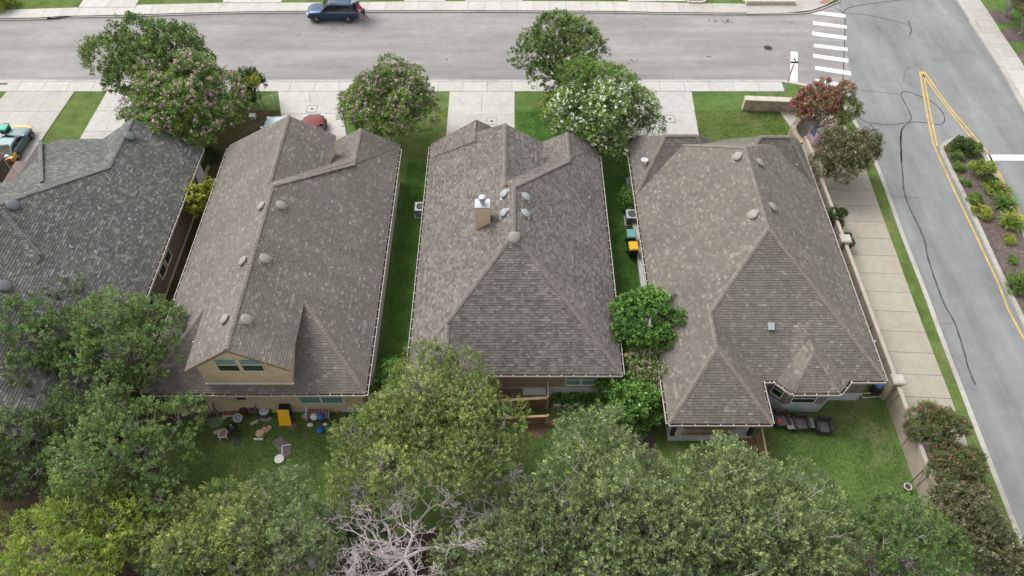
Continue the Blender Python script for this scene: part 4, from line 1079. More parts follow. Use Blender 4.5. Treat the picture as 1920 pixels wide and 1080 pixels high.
proto('young_crape', [LM['bright']], 1.7, 1.7, 1.4, 14, .6, 700, 22, .19, .09, .45, 28, M_bark, (2.0, .6), .06, 2, flower=(F_white, .05, 8, .09, .12, 4), zmin=-.5, tipgrow=.25)
proto('clipped_bush', [LM['yellow']], 1.0, 1.0, .85, 14, .36, 900, 16, .09, .05, .12, 29, M_bark, (.9, .3), .04, 0, zmin=-.4, irregular=.05, tipgrow=.3)

# front street trees
plant('oak_tree', 'street_oak', 284, 120, 4.2, 1.12, .3, 'dark green oak beside the street behind the lilac crape myrtle, upper left', 'tree')
plant('oak_tree', 'street_oak', 1054, 104, 4.2, .95, 2.2, 'round green oak beside the street behind the white flowering tree', 'tree')
plant('crape_myrtle', 'crape_pink', 350, 192, 3.6, 1.14, .8, 'lilac flowering crape myrtle overhanging the grey roof, upper left', 'tree')
plant('crape_myrtle', 'crape_pink', 726, 196, 3.6, .93, 3.4, 'round crape myrtle with lilac flowers between two front driveways', 'tree')
plant('crape_myrtle', 'crape_white', 1126, 212, 3.6, 1.02, 0, 'crape myrtle covered in white flowers overhanging the central roof', 'tree')
plant('crape_myrtle', 'crape_red', 1546, 196, 2.6, .82, 0, 'crape myrtle with magenta flowers by the stone wall at the corner', 'tree')
plant('crape_myrtle', 'crape_fading', 1583, 290, 2.6, .88, .5, 'crape myrtle with faded brown seed heads over the avenue sidewalk', 'tree')
plant('column_shrub', 'bush_dark', 470, 168, 1.5, .95, 0, 'tall dark green clipped shrub beside the sidewalk left of two parked cars', 'shrub', szz=1.75)
plant('leafy_bush', 'bush_yellow', 476, 152, 2.7, .5, 1.0, 'yellow green new growth shrub rising at the tall dark shrub', 'shrub')
plant('shrub', 'bush_yellow', 376, 370, 1.9, 1.15, 0, 'yellow green shrub in the gap between grey roof and taupe roof', 'shrub')
plant('shrub', 'bush_bright', 1183, 374, .8, .75, 0, 'green shrub at the right house wall next to an air conditioner', 'shrub')
plant('ornamental_tree', 'bright_tree', 1208, 604, 3.2, .90, 0, 'dense bright green tree between the central and right houses', 'tree')
plant('crape_myrtle', 'crape_pink', 1214, 690, 2.0, .46, 1.0, 'small crape myrtle with pale pink flowers below the bright green tree', 'tree')
plant('young_tree', 'young_crape', 1180, 758, 1.6, .92, 0, 'young light green tree with few white flowers beside the curved stone edging', 'tree')
plant('shrub', 'bush_bright', 740, 715, 1.2, 1.0, 2, 'dark leafy shrub against the wooden gate between the left houses', 'shrub')
plant('shrub', 'bush_dark', 398, 292, .5, .55, 2, 'low round dark shrub in bare soil at the grey house corner', 'shrub')
plant('shrub', 'bush_dark', 1567, 408, 1.4, .62, 0, 'dark spiky shrub between the right roof and the avenue fence', 'shrub')
plant('shrub', 'bush_dark', 1586, 452, .8, .45, 1, 'small dark shrub behind the fence south of the first pillar', 'shrub')
# crape row along the fence bottom right
for i, (x, y, z, sc, k, lb) in enumerate(((1750,797,1.9,.58,'crape_rose','red tipped crape myrtle nearest the fence pillar, topmost of the sidewalk row'),
        (1792,882,2.0,.55,'crape_rose','crape myrtle with bright rose flowers, second in the sidewalk row'),
        (1795,968,2.0,.72,'crape_fading','brownish crape myrtle over the sidewalk, third in the row from the top'),
        (1848,1030,2.0,.72,'crape_fading','brown crape myrtle at the lower right end of the sidewalk row'))):
    plant('crape_myrtle', k, x, y, z, sc, i*1.9, lb, 'tree', 'crape myrtles along the avenue sidewalk')
# verge trees top right
plant('crape_myrtle', 'crape_rose', 1881, 33, 2.9, .72, 1.2, 'crape myrtle on the mulched verge cut by the top right corner', 'tree', 'crape myrtles on the right verge', foot=True)
plant('crape_myrtle', 'crape_rose', 1912, 68, 2.6, .62, 2.6, 'lower crape myrtle on the verge at the right edge above the pavement', 'tree', 'crape myrtles on the right verge', foot=True)
for q in ((1872,33),(1902,68),(1935,110)): patch('mulch_ring', [(at(*q).x+cos(a)*1.3, at(*q).y+sin(a)*1.1) for a in np.linspace(0,6.28,13)[:-1]], M_mulch, .118)
plant('shrub', 'bush_yellow', 4, 4, .6, 1.0, 0, 'pale green round shrub beside the far sidewalk, top left corner', 'shrub')
# back oaks
BACK = [
 ('oakA',  38, 640, 4.4, 1.18, 0, 'leafy live oak over the grey roof at the left edge'),
 ('oakA', 222, 662, 4.4, 1.15, 2.1, 'mid green live oak touching the tan house roof corner'),
 ('oakB',  35, 845, 3.8, 1.05, 1.0, 'dark live oak at the left edge below the leafy one'),
 ('oakA', 235, 850, 4.0, 1.12, 4.4, 'broad live oak at the left side of the cluttered yard'),
 ('oakE', 110, 1040, 3.8, 1.0, 0, 'yellow green cedar elm in the lower left corner'),
 ('oakE', 215, 985, 3.5, .62, 2.5, 'smaller yellow green tree behind the lower left cedar elm'),
 ('oakD', 415, 1035, 3.6, .82, 4.0, 'bright green tree at the bottom edge right of the yellow ones'),
 ('oakG', 545, 1010, 3.8, .85, .4, 'olive live oak left of the pale dead tree'),
 ('oakD', 836, 748, 4.6, .86, .2, 'light green elm reaching over the central roof edge'),
 ('oakD', 720, 850, 4.2, .86, 2.2, 'olive green elm right of the yard with the white disc'),
 ('oakD', 882, 838, 4.2, .84, 5.0, 'yellow olive elm below the wooden stair'),
 ('oakB', 665, 985, 2.6, .62, 3.3, 'dark low oak beneath the dead tree branches'),
 ('oakG', 935, 1060, 3.2, .80, 1.6, 'grey green oak at the bottom edge right of the dead tree'),
 ('oakG', 1140, 928, 4.2, 1.08, .3, 'grey green live oak left of the rear porch of the right house'),
 ('oakG', 1365, 940, 4.2, 1.02, 2.3, 'pale tipped live oak directly below the rear porch'),
 ('oakG', 1460, 990, 4.0, .98, 4.1, 'grey green live oak spreading into the right back lawn'),
 ('oakC', 1090, 1045, 3.8, 1.0, 3.0, 'grey live oak at the bottom edge below the centre'),
 ('oakC', 1290, 1070, 4.0, 1.02, 5.1, 'dense grey live oak at the bottom edge right of centre'),
 ('oakC', 1470, 1110, 3.8, .8, .9, 'live oak cut by the bottom edge below the right lawn'),
 ('oakA', 1690, 1040, 3.6, .92, 1.4, 'green oak at the bottom edge beside the brown crape myrtles'),
 ('oakB', 330, 1110, 3.2, .75, 2.2, 'dark tree cut by the bottom edge at lower left'),
 ('oakD', 318, 985, 3.0, .58, 1.3, 'small bright green tree at the lower left corner of the cluttered yard'),
 ('oakG', 1015, 975, 3.4, .72, 2.9, 'olive oak below the small central back lawn right of the smaller dead tree'),
 ('oakG', 1225, 1010, 3.8, .85, 4.6, 'grey green live oak filling the gap between the lower centre oaks'),
 ('oakB', -60, 760, 3.8, .85, .6, 'dark oak cut by the left edge behind the brick house'),
]
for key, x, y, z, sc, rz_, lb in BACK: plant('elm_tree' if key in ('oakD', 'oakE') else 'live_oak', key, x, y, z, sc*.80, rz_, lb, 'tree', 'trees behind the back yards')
# dead trees
def dead_tree(px_, py_, z, size, seed, label, depth=6):
    r = random.Random(seed); p = at(px_, py_, z); root = empty('dead_tree', (p.x, p.y, 0), label=label, cat='tree', group='dead trees')
    tb = LMB(); br = LMB()
    def grow(b, a, d, L, rad, dep):
        m_ = a+d*L*.5+Vector((r.uniform(-1,1), r.uniform(-1,1), r.uniform(-.6,.6)))*L*.16
        e = a+d*L+Vector((r.uniform(-1,1), r.uniform(-1,1), r.uniform(-.4,.4)))*L*.12
        b.tube([a, m_, e], [rad, rad*.8, rad*.58], 4 if dep < 3 else 5, caps=False)
        if dep == 0: return
        for k in range(r.choice((2, 3)) if dep > 1 else 3):
            nd = (d+Vector((r.gauss(0,.75), r.gauss(0,.75), r.gauss(.10,.4)))).normalized()
            nd.z = max(nd.z, -.15); grow(br, e if k < 2 else m_, nd, L*r.uniform(.58, .84), max(.009, rad*.55), dep-1)
    tb.tube([(0,0,0), (.15,.1,z*.3), (0,0,z*.5)], [.17, .14, .12], 8)
    for k in range(6):
        a = k*1.05+r.uniform(-.3,.3); grow(br, Vector((0,0,z*.5)), Vector((cos(a), sin(a), .65)).normalized(), size*.40, .085, depth)
    tb.build('trunk', M_dead, root); br.build('branches', M_dead, root); return root
dead_tree(745, 1010, 5.4, 4.1, 5, 'large pale grey dead tree with bare branches at the bottom edge', 6)
dead_tree(935, 945, 4.4, 2.7, 9, 'smaller grey dead tree right of the large bare one', 6)
dead_tree(640, 1065, 4.0, 2.2, 12, 'bare grey dead tree at the bottom edge left of the large one', 5)
# median planting
def tuft(name, px_, py_, r_, h, n, m, label, flower=None, cat='plant', group=None, wd=.03, grd=.11):
    p = at(px_, py_, grd); root = empty(name, p, label=label, cat=cat, group=group); g = np.random.default_rng(int(px_*7+py_))
    a = g.uniform(0, 2*pi, n); el = g.uniform(.25, 1.3, n); Lg = r_*g.uniform(.6, 1.15, n)
    b = LMB()
    for i in range(n):
        d = Vector((cos(a[i])*cos(el[i]), sin(a[i])*cos(el[i]), sin(el[i])))
        o = Vector((g.normal(0,.06)*r_*2, g.normal(0,.06)*r_*2, 0)); m1 = o+d*Lg[i]*.6; e = o+Vector((d.x*Lg[i], d.y*Lg[i], max(.05, d.z*Lg[i]*.75)))
        sd_ = Vector((-sin(a[i]), cos(a[i]), 0))*wd; t_ = float(np.clip(g.normal(.45, .2), 0, 1))
        b.poly([o-sd_*.6, m1-sd_, m1+sd_, o+sd_*.6], 0, t_); b.poly([m1-sd_, e, m1+sd_], 0, t_)
    b.build('leaves', m, root, tones=True)
    if flower:
        f = LMB()
        for k in range(flower[1]):
            q = Vector((g.normal(0,.35)*r_, g.normal(0,.35)*r_, h*g.uniform(.8,1.2))); s_ = .05
            f.box(q.x-s_, q.x+s_, q.y-s_, q.y+s_, q.z-s_, q.z+s_)
        f.build('flowers', flower[0], root)
    return root
MG = 'shrubs on the median island'
for x, y, z, sc, k, zz, lb, c_ in (
 (1806,276,.5,.62,'bush_dark',.8,'dark green mound at the tip of the median island','shrub'),(1824,280,.5,.42,'bushy',.8,'mottled green shrub at the right side of the median tip','shrub'),
 (1779,278,.3,.22,'bush_yellow',.8,'tiny yellow shrub at the left of the median tip','shrub'),(1795,293,.3,.36,'bushy',.7,'low green shrub below the median tip mound','shrub'),
 (1843,316,.6,.62,'clipped_bush',.9,'large clipped yellow bronze shrub on the median','shrub'),(1799,314,.25,.32,'bushy',.6,'small low plant on mulch left of the clipped bronze shrub','shrub'),
 (1863,352,.5,.42,'clipped_bush',.85,'smaller clipped yellow shrub behind the grassy clump on the median','shrub'),(1854,340,.35,.42,'bush_dark',.7,'dark green mound between two clipped median shrubs','shrub'),
 (1810,341,.2,.27,'bushy',.6,'small green plant on the median mulch, left of the dark mound','shrub'),(1826,372,.3,.36,'bushy',.7,'pale green plant on the median near the kerb','shrub'),
 (1840,398,.35,.42,'bush_yellow',.7,'bright yellow green plant on the median near the kerb','shrub'),(1892,449,.25,.28,'bush_yellow',.7,'small yellow green plant alone in the lower median mulch','shrub'),
 (1897,488,.2,.25,'bushy',.6,'sparse small plant low on the median mulch','shrub'),(1918,535,.4,.62,'bushy',.8,'olive shrub on the median cut by the right edge','shrub')):
    plant('median_shrub', k, x, y, z, sc*1.22, x*.1, lb, c_, MG, szz=zz)
tuft('grass_clump', 1880, 386, 1.15, .9, 420, LM['crape'], 'large arching green clump with red flowers on the median', (F_red, 3), group=MG, wd=.028)
tuft('grass_clump', 1893, 420, 1.15, .9, 420, LM['yellow'], 'arching yellow green clump with orange flowers, lowest big one on the median', (mat('petal_muted', (.42,.16,.12), .7, bmp=0), 6), group=MG, wd=.028)
tuft('grass_clump', 1878, 362, .9, .7, 260, LM['crape'], 'green arching clump just below the smaller clipped median shrub', None, group=MG, wd=.025)
tuft('spiky_plant', 1568, 412, .9, 1.0, 90, LM['dark'], 'dark spiky plant behind the fence near the first pillar', None, wd=.05)
# hostas by the central house
for k in range(11):
    x = 1048+k*9.2; y = 741+(k % 3)*5-(k % 2)*4
    tuft('leafy_perennial', x, y, .78, .6, 46, LM['bright'] if k % 3 else LM['street_oak'], ('leftmost' if k == 0 else 'rightmost' if k == 10 else 'one')+' of the broad leaved green plants bedded under the central house window', None, group='broad leaved plants under the window', wd=.085, grd=.12)

# lawn blades
def tufts(name, regions, dens, m, h=.07, seed=1, keep=None):
    g = np.random.default_rng(seed); P = []
    for (x0, x1, y0, y1) in regions:
        n = int((x1-x0)*(y1-y0)*dens); P.append(np.stack([g.uniform(x0, x1, n), g.uniform(y0, y1, n), np.full(n, .115)], 1))
    P = np.vstack(P); n = len(P); nr = unit(g.normal(0, 1, (n, 3))*np.array([1, 1, .5])); d = unit(g.normal(0, .5, (n, 3))+np.array([0, 0, 1.0])); nr = unit(nr-d*(nr*d).sum(1, keepdims=True))
    ln = g.uniform(.6, 1.4, n)*h; P[:, 2] += ln*.35
    me = leaf_mesh(name, P, nr, d, ln, .03, g.uniform(.1, .9, n), [m]); o = bpy.data.objects.new(name, me); COL.objects.link(o); o['kind'] = 'stuff'; return o
LG = leaf_mat('blade_lush', G((.020,.052,.008),(.036,.085,.014),(.065,.12,.025)), .3, .8); LY = leaf_mat('blade_yard', G((.032,.056,.012),(.050,.082,.020),(.10,.12,.036)), .3, .8)
tufts('side_grass', [(-7.7,-5.35,20.7,40.3),(5.75,8.4,20.5,41),(.35,5,40,46)], 260, LG, .07, 1)
tufts('yard_grass', [(-17.5,-5,14,19.5),(0,5,14.5,19.9),(13.5,21,12.5,20.2),(14.2,21,40,46.2),(-26.9,-26.4,40,46)], 240, LY, .08, 2)

def litter(name, regions, n, m, size, seed, z=.122, test=None):
    g = np.random.default_rng(seed); P = []
    ar = np.array([(x1-x0)*(y1-y0) for x0, x1, y0, y1 in regions]); k = g.choice(len(regions), n, p=ar/ar.sum()); R_ = np.array(regions)[k]
    P = np.stack([g.uniform(R_[:, 0], R_[:, 1]), g.uniform(R_[:, 2], R_[:, 3]), np.full(n, z)], 1)
    nr = unit(g.normal(0, .35, (n, 3))+np.array([0, 0, 1.0])); d = unit(np.cross(nr, g.normal(0, 1, (n, 3))))
    me = leaf_mesh(name, P, nr, d, size*g.uniform(.5, 1.5, n), size*.55, g.uniform(0, 1, n), [m]); o = bpy.data.objects.new(name, me); COL.objects.link(o); o['kind'] = 'stuff'
LT = leaf_mat('litter_brown', [(0, (.05,.035,.025)), (.5, (.13,.095,.065)), (1, (.26,.21,.15))], .1, .9)
LC = leaf_mat('litter_chips', [(0, (.06,.045,.04)), (.5, (.15,.12,.105)), (1, (.30,.26,.23))], .05, .95)
litter('leaf_litter', [(-30,22,8,14.5),(-24,-18,12,19)], 14000, LT, .09, 3)
litter('mulch_chips', [(31.9,34.6,14,42)], 9000, LC, .08, 4)
litter('fallen_leaves', [(-17,-6,13.5,19),(0,5,14,20),(13.5,21,12.5,20),(-7.6,-5.5,21,39),(.5,8,40,46),(14.3,21,39,46),(-46,26,46.6,48.5),(21.8,25,8,40)], 1500, LT, .075, 5, .155)
# ------------------------------------------------------------------ fence, corner wall, gates
FX = 21.36
fe = empty('boundary_fence', (FX, 30, 0), label='long tan precast concrete fence between the right house and the sidewalk', cat='fence')
y = 41.2; k = 0; pill = [41.2, 31.15, 20.75]
while y > 5:
    L = 2.35; y2 = y-L
    MB().box(FX-.06, FX+.06, y2+.06, y-.06, .05, 1.62).build('panel', M_fence, fe)
    MB().box(FX-.10, FX+.10, y2-.06, y2+.06, .05, 1.66).build('post', M_fence, fe)
    MB().box(FX-.105, FX+.105, y2+.004, y-.004, 1.66, 1.78).build('cap_rail', M_fencecap, fe)
    y = y2
# sloping return behind the pillar corner
for yy in (31.15, 20.75):
    pl = empty('fence_pillar', (FX, yy, 0), label='stone fence pillar with pale cap '+('beside the dark spiky shrub' if yy > 30 else 'at the rear corner of the right house'), cat='pillar', group='fence pillars')
    b = LMB()
    for q in range(6): b.box(-.26-random.uniform(0,.02), .26+random.uniform(0,.02), -.26, .26, q*.31, q*.31+.295)
    b.build('shaft', M_stone, pl)
    b = LMB(); b.box(-.33,.33,-.33,.33,1.87,1.97); b.box(-.27,.27,-.27,.27,1.97,2.01); b.build('cap', mat('pillar_cap_pale', (.38,.36,.32), .8, var=.15), pl)
# low stone wall at the corner of the streets
sw_ = empty('stone_wall', at(1440, 208, 0), label='low rough limestone wall on the front lawn at the street corner', cat='wall')
p0 = at(1391, 209, 0); p1 = at(1492, 213, 0); L = (p1-p0).length; dirw = (p1-p0).normalized(); nw = Vector((-dirw.y, dirw.x, 0))
for rrow in range(4):
    s_ = -.1 if rrow % 2 else 0; 
    while s_ < L:
        wl = random.uniform(.32, .62); a = max(0, s_); e = min(L, s_+wl-.02)
        if e-a > .1:
            M = Matrix((dirw, nw, Vector((0,0,1)))).transposed().to_4x4(); M.translation = p0+Vector((0,0,.08))
            jj = random.uniform(-.02,.03); MB().box(a, e, -jj, .42+jj, rrow*.24, rrow*.24+.225, 0, M).build('stone', M_stone, sw_)
        s_ += wl
for k in range(5):
    M = Matrix((dirw, nw, Vector((0,0,1)))).transposed().to_4x4(); M.translation = p0
    MB().box(L*k/5+.01, L*(k+1)/5-.01, -.06, .50, 1.05, 1.15, 0, M).build('coping', M_stonecap, sw_)
sr = empty('retaining_wall', at(1505, 225, 0), label='reddish stone retaining wall curving from low limestone wall to the fence', cat='wall')
pts = [Vector((p1.x, p1.y, 0)), Vector((p1.x+.9, p1.y-.5, 0)), Vector((FX-.2, 43.2, 0)), Vector((FX, 41.3, 0))]
pp = smooth_line(pts, 5)
for a, b_ in zip(pp[:-1], pp[1:]):
    for q in range(4):
        MB().bar(a+Vector((0,0,.2+q*.26)), b_+Vector((0,0,.2+q*.26)), .34+random.uniform(0,.04), .245).build('stone', mat('stone_reddish', (.30,.235,.18), .9, var=.35, scale=2.5, bmp=.8), sr)
# planter walls across the street
pw = empty('planter_wall', at(1440, 5), label='low pale stone planter wall beyond the street near the crosswalk', cat='wall')
a = at(1398, 9, .1); e = at(1488, 7, .1)
for k in range(7): MB().box(a.x+(e.x-a.x)*k/7+.02, a.x+(e.x-a.x)*(k+1)/7, a.y-.1, a.y+.3, .1, .5).build('stone', M_stonecap, pw)
pb = empty('planter_bed', at(1305, 0), label='dark mulched planter with white border beside a driveway across the street', cat='planter')
q = [at(1284,0,.1), at(1292,5.5,.1), at(1318,5.5,.1), at(1326,0,.1)]
b = MB()
for i in range(3): b.bar(q[i]+Vector((0,0,.08)), q[i+1]+Vector((0,0,.08)), .18, .16)
b.build('border', M_stonecap, pb); MB().prism(ccw([tuple(p.xy) for p in q]), .1, .15).build('mulch', M_mulch, pb)

# wooden gate between house 1 and 2
gt = empty('wooden_gate', (-6.7, 20.6, 0), label='dark wooden gate closing the grass strip between the left and central houses', cat='gate')
for k in range(12): MB().box(-7.95+k*.2, -7.77+k*.2, 20.55, 20.58, .12, 1.5).build('board', M_wooddk, gt)
b = MB(); b.box(-8.0,-5.5,20.58,20.64,1.38,1.48); b.box(-8.0,-5.5,20.58,20.64,.4,.5); b.build('rail', M_wood, gt)
g2_ = empty('wooden_gate', (7.2, 20.9, 0), label='dark wooden gate between the central and right houses below the bright tree', cat='gate')
for k in range(11): MB().box(6.0+k*.2, 6.18+k*.2, 20.0, 20.03, .12, 1.6).build('board', M_wooddk, g2_)
b = MB(); b.box(6.0,8.2,19.94,20.0,1.4,1.5); b.build('rail', M_wood, g2_)

# ------------------------------------------------------------------ central house deck
dk = empty('wooden_deck', (-1, 20, 0), label='brown wooden deck with slatted ramp rails behind the central house', cat='deck')
def zrow(x, y): return at(x, y, 0)
dx0, dx1 = -2.2, 1.95
for k in range(26):
    x = dx0+k*.16; MB().box(x, x+.145, 20.0, 20.9, .88, .92).build('deck_board', M_wood, dk)
def fence_run(a, b, z0, z1, m1, m2, name='picket', step=.15, capw=.16):
    a = Vector(a); b = Vector(b); L = (b-a).length; d = (b-a)/L; n = int(L/step)
    for k in range(n):
        p = a+d*(k+.5)*step; MB().bar((p.x,p.y,z0+p.z),(p.x,p.y,z1+p.z), step*.9, .03).build(name, m1, dk)
    q = MB(); q.bar(a+Vector((0,0,z1+.04)), b+Vector((0,0,z1+.04)), capw, .05); q.build('rail', m2, dk)
fence_run((-2.3,19.55,0), (1.95,19.85,0), .15, 1.45, M_wood, M_woodl)
fence_run((-2.3,18.85,-.15), (1.95,19.0,0), .1, .95, M_wood, M_woodl, step=.16, capw=.13)
fence_run((-2.3,20.75,.2), (.5,20.8,.2), 1.0, 1.75, M_wood, M_woodl)
b = MB(); b.bar((1.98,20.8,.1),(1.98,20.8,1.95),.1); b.bar((1.98,19.85,.1),(1.98,19.85,1.55),.1); b.bar((1.98,20.8,1.9),(1.98,19.8,1.55),.1,.06); b.bar((1.98,19.0,.1),(1.98,19.0,1.1),.1); b.build('post', M_woodl, dk)
MB().box(.6,1.9,20.3,20.94,.93,1.0).build('landing', M_found, dk)

# edging stones of the central back bed
es = empty('edging_stones', at(1110, 762), label='curved row of pale edging stones round the central back lawn', cat='edging')
el_ = smooth_line([Vector((*at(x, y, .1).xy, 0)) for x, y in ((1037,761),(1070,760),(1102,757),(1112,758),(1124,766),(1131,776),(1131,800))], 4)
for a, b_ in zip(el_[:-1], el_[1:]):
    m_ = a.lerp(b_, .06); MB().bar(m_+Vector((0,0,.14)), b_+Vector((0,0,.14+random.uniform(-.01,.015))), .17, .12).build('stone', M_stonecap, es)
patch('bare_soil', [at(x,y,.1).xy for x,y in ((300,765),(425,764),(418,778),(385,792),(345,786),(310,795))], M_mulch, .1145)
patch('gravel_path', [at(1100,742,.1).xy, at(1150,740,.1).xy, at(1150,765,.1).xy, at(1128,766,.1).xy, at(1112,757,.1).xy], mat('gravel_tan', (.33,.27,.20), .95, var=.4, scale=14, bmp=.8), .118)
hr = empty('garden_hose', at(1115, 741, .12), label='coiled black garden hose under the central house window', cat='hose')
b = LMB(); P = [Vector((cos(t)*(.24+.03*sin(t*.7)), sin(t)*(.24+.02*cos(t*.9)), .06+t*.008)) for t in np.linspace(0, 2*pi*5, 90)]; b.tube(P, .028, 5); b.build('coil', M_iron, hr)

# ------------------------------------------------------------------ side yard things
def ac_unit(px_, py_, label, dark=False):
    p = at(px_, py_, .75); root = empty('air_conditioner', (p.x, p.y, .1), label=label, cat='air conditioner', group='air conditioners beside the houses')
    LMB().box(-.46,.46,-.46,.46,0,.08).build('pad', M_conc, root)
    b = LMB(); b.box(-.37,.37,-.37,.37,.08,.72); b.build('casing', mat('ac_grey', (.23,.25,.27), .5, .3) if dark else mat('ac_light', (.42,.45,.48), .5, .3), root)
    b = LMB()
    for k in range(9): b.box(-.385,.385,-.385,.385,.14+k*.062,.155+k*.062)
    b.build('louvers', mat('ac_louver', (.16,.17,.18), .5, .3), root)
    b = LMB(); b.box(-.40,.40,-.40,.40,.72,.77); b.build('lid', mat('ac_lid', (.50,.53,.56), .45, .3), root)
    b = LMB(); b.lathe((0,0,0), [(.30,.772),(.30,.778)], 24); b.build('fan_opening', M_iron, root)
    b = LMB()
    for r_ in (.10,.17,.24,.30): b.tube([(cos(t)*r_, sin(t)*r_, .79) for t in np.linspace(0, 2*pi, 21)], .008, 4)
    for k in range(4): b.bar((0,0,.79),(cos(k*pi/2)*.3, sin(k*pi/2)*.3,.79),.012)
    b.build('fan_grille', M_galv, root); return root
ac_unit(789, 389, 'grey air conditioner on the left side of the central house')
ac_unit(1185, 403, 'dark grey air conditioner beside the green shrub at the right house', True)
def bin_(px_, py_, lidcol, name, label, rz=0, col=(.012,.035,.03), openlid=False, z=.55):
    p = at(px_, py_, z); root = empty('trash_cart', (p.x, p.y, .1), rz, label, 'trash cart')
    mb_ = mat('cart_'+name, col, .5, var=.1); ml_ = mat('cart_lid_'+name, lidcol, .45, var=.08)
    b = LMB(); v = [(-.22,-.26,.1),(.22,-.26,.1),(.22,.22,.1),(-.22,.22,.1),(-.29,-.36,.95),(.29,-.36,.95),(.29,.32,.95),(-.29,.32,.95)]
    b.mesh(v, [(0,3,2,1),(4,5,6,7),(0,1,5,4),(1,2,6,5),(2,3,7,6),(3,0,4,7)]); b.build('body', mb_, root)
    b = LMB()
    if openlid:
        v = [(-.34,-.86,.03),(.34,-.86,.03),(.32,-.46,.95),(-.32,-.46,.95),(-.34,-.80,.03),(.34,-.80,.03),(.32,-.38,1.0),(-.32,-.38,1.0)]
        b.mesh(v, [(0,1,2,3),(7,6,5,4),(0,4,5,1),(1,5,6,2),(2,6,7,3),(3,7,4,0)])
    else:
        v = [(-.31,-.39,.95),(.31,-.39,.95),(.31,.36,.95),(-.31,.36,.95),(-.26,-.33,1.03),(.26,-.33,1.03),(.26,.3,1.05),(-.26,.3,1.05)]
        b.mesh(v, [(0,3,2,1),(4,5,6,7),(0,1,5,4),(1,2,6,5),(2,3,7,6),(3,0,4,7)])
    b.build('lid', ml_, root)
    b = LMB(); b.bar((-.22,.42,.98),(.22,.42,.98),.04); b.build('handle', mb_, root)
    for sx in (-1, 1):
        b = LMB(); b.tube([(sx*.24,.26,.13),(sx*.32,.26,.13)], .13, 12); b.build('wheel', M_iron, root)
    return root
bin_(1184, 438, (.13,.34,.32), 'teal', 'dark trash cart with teal lid in the side yard grass', z=1.05)
bin_(1188, 461, (.75,.42,.02), 'yellow', 'dark trash cart with yellow lid beside the teal lidded one', .05, z=1.05)
bin_(8, 240, (.03,.30,.22), 'green', 'green lidded trash cart behind the teal car at the left edge', z=1.0)
# antenna on house 3
an = empty('tv_antenna', r3.hit(1206, 312)[0] + Vector((0,0,0)), label='grey television antenna at the left eave of the right house', cat='antenna')
b = LMB(); b.bar((0,0,-.05),(0,0,1.0),.03); b.build('mast', M_galv, an)
b = LMB(); b.bar((-.35,0,.95),(.35,0,.95),.03)
for k in range(5): b.bar((-.3+k*.15,-.28,.95),(-.3+k*.15,.28,.95),.014)
b.build('boom', mat('antenna_dark', (.12,.13,.14), .5), an)
b = LMB(); b.lathe((0,0,0), [(.2,.55),(.22,.6),(.1,.57),(.02,.56)], 14); b.build('dish', M_white, an)
# posts in the front yard
p = at(514, 197, .1); hy = empty('marker_post', p, label='short white utility marker post beside the tall dark shrub', cat='post')
b = LMB(); b.lathe((0,0,0), [(.06,0),(.06,.75),(.09,.78),(.08,.9),(.02,.93)], 12); b.build('post', M_white, hy)
p = at(475, 222, .1); hy = empty('utility_box', p, label='small pale utility box in thin grass left of the silver car', cat='utility box')
b = LMB(); b.box(-.2,.2,-.2,.2,0,.3); b.build('box', mat('utility_pale', (.5,.55,.5), .6), hy); b = LMB(); b.box(-.22,.22,-.22,.22,.3,.35); b.build('lid', M_white, hy)
# stop sign seen on edge
p = at(1467, 181, .1); ss = empty('stop_sign', p, label='stop sign seen edge on beside the stop line at the corner', cat='sign')
b = LMB(); b.bar((0,0,0),(0,0,3.1),.06); b.build('pole', M_galv, ss)
b = LMB(); a_ = radians(-22); nx_ = Vector((cos(a_), sin(a_), 0)); b.tube([nx_*-.035+Vector((0,0,2.55)), nx_*-.05+Vector((0,0,2.55))], .38, 8); b.build('plate', mat('sign_red', (.45,.03,.04), .4), ss)
b = LMB(); b.box(-.3,.3,-.012,.012,3.12,3.27); b.box(-.012,.012,-.3,.3,3.29,3.44); b.build('street_name_blades', mat('sign_dark', (.05,.06,.06), .5), ss)
# flag
p = at(1507, 272, 3.0); fg = empty('flag', p, label='small american flag on a pole at the front corner of the right house', cat='flag')
b = LMB(); b.bar((-.1,.0,.0),(.35,.5,1.3),.035); b.build('pole', M_woodl, fg)
mr = mat('flag_red', (.42,.05,.06), .7, bmp=0); mw = mat('flag_white', (.72,.72,.72), .7, bmp=0); mbl = mat('flag_blue', (.05,.07,.2), .7, bmp=0)
up_ = Vector((.45,.5,1.3)).normalized(); out_ = Vector((.75,-.35,-.62)).normalized()
base_ = Vector((.33,.48,1.25))
for k in range(13):
    b = LMB(); st = 0 if k >= 7 else .42
    for j in range(6):
        u0, u1 = st+(1-st)*j/6, st+(1-st)*(j+1)/6
        f_ = lambda u, v: base_-up_*v*.85+out_*u*1.25+Vector((0,0,1)).cross(out_).normalized()*.05*sin(u*9)
        b.poly([f_(u0,(k+1)/13), f_(u1,(k+1)/13), f_(u1,k/13), f_(u0,k/13)])
    b.build('stripe', mr if k % 2 == 0 else mw, fg)
b = LMB()
for j in range(4): b.poly([f_(.42*j/4,7/13), f_(.42*(j+1)/4,7/13), f_(.42*(j+1)/4,0), f_(.42*j/4,0)])
cn = b.build('canton', mbl, fg)
b = LMB(); nn_ = up_.cross(out_).normalized()
for i in range(5):
    for j in range(4):
        c_ = f_(.06+.08*i, .07+.12*j)
        for sg in (1, -1): b.poly([c_+nn_*.012*sg+up_*.02*sin(t)+out_*.02*cos(t) for t in (0, 1.57, 3.14, 4.71)])
b.build('stars', mw, cn)

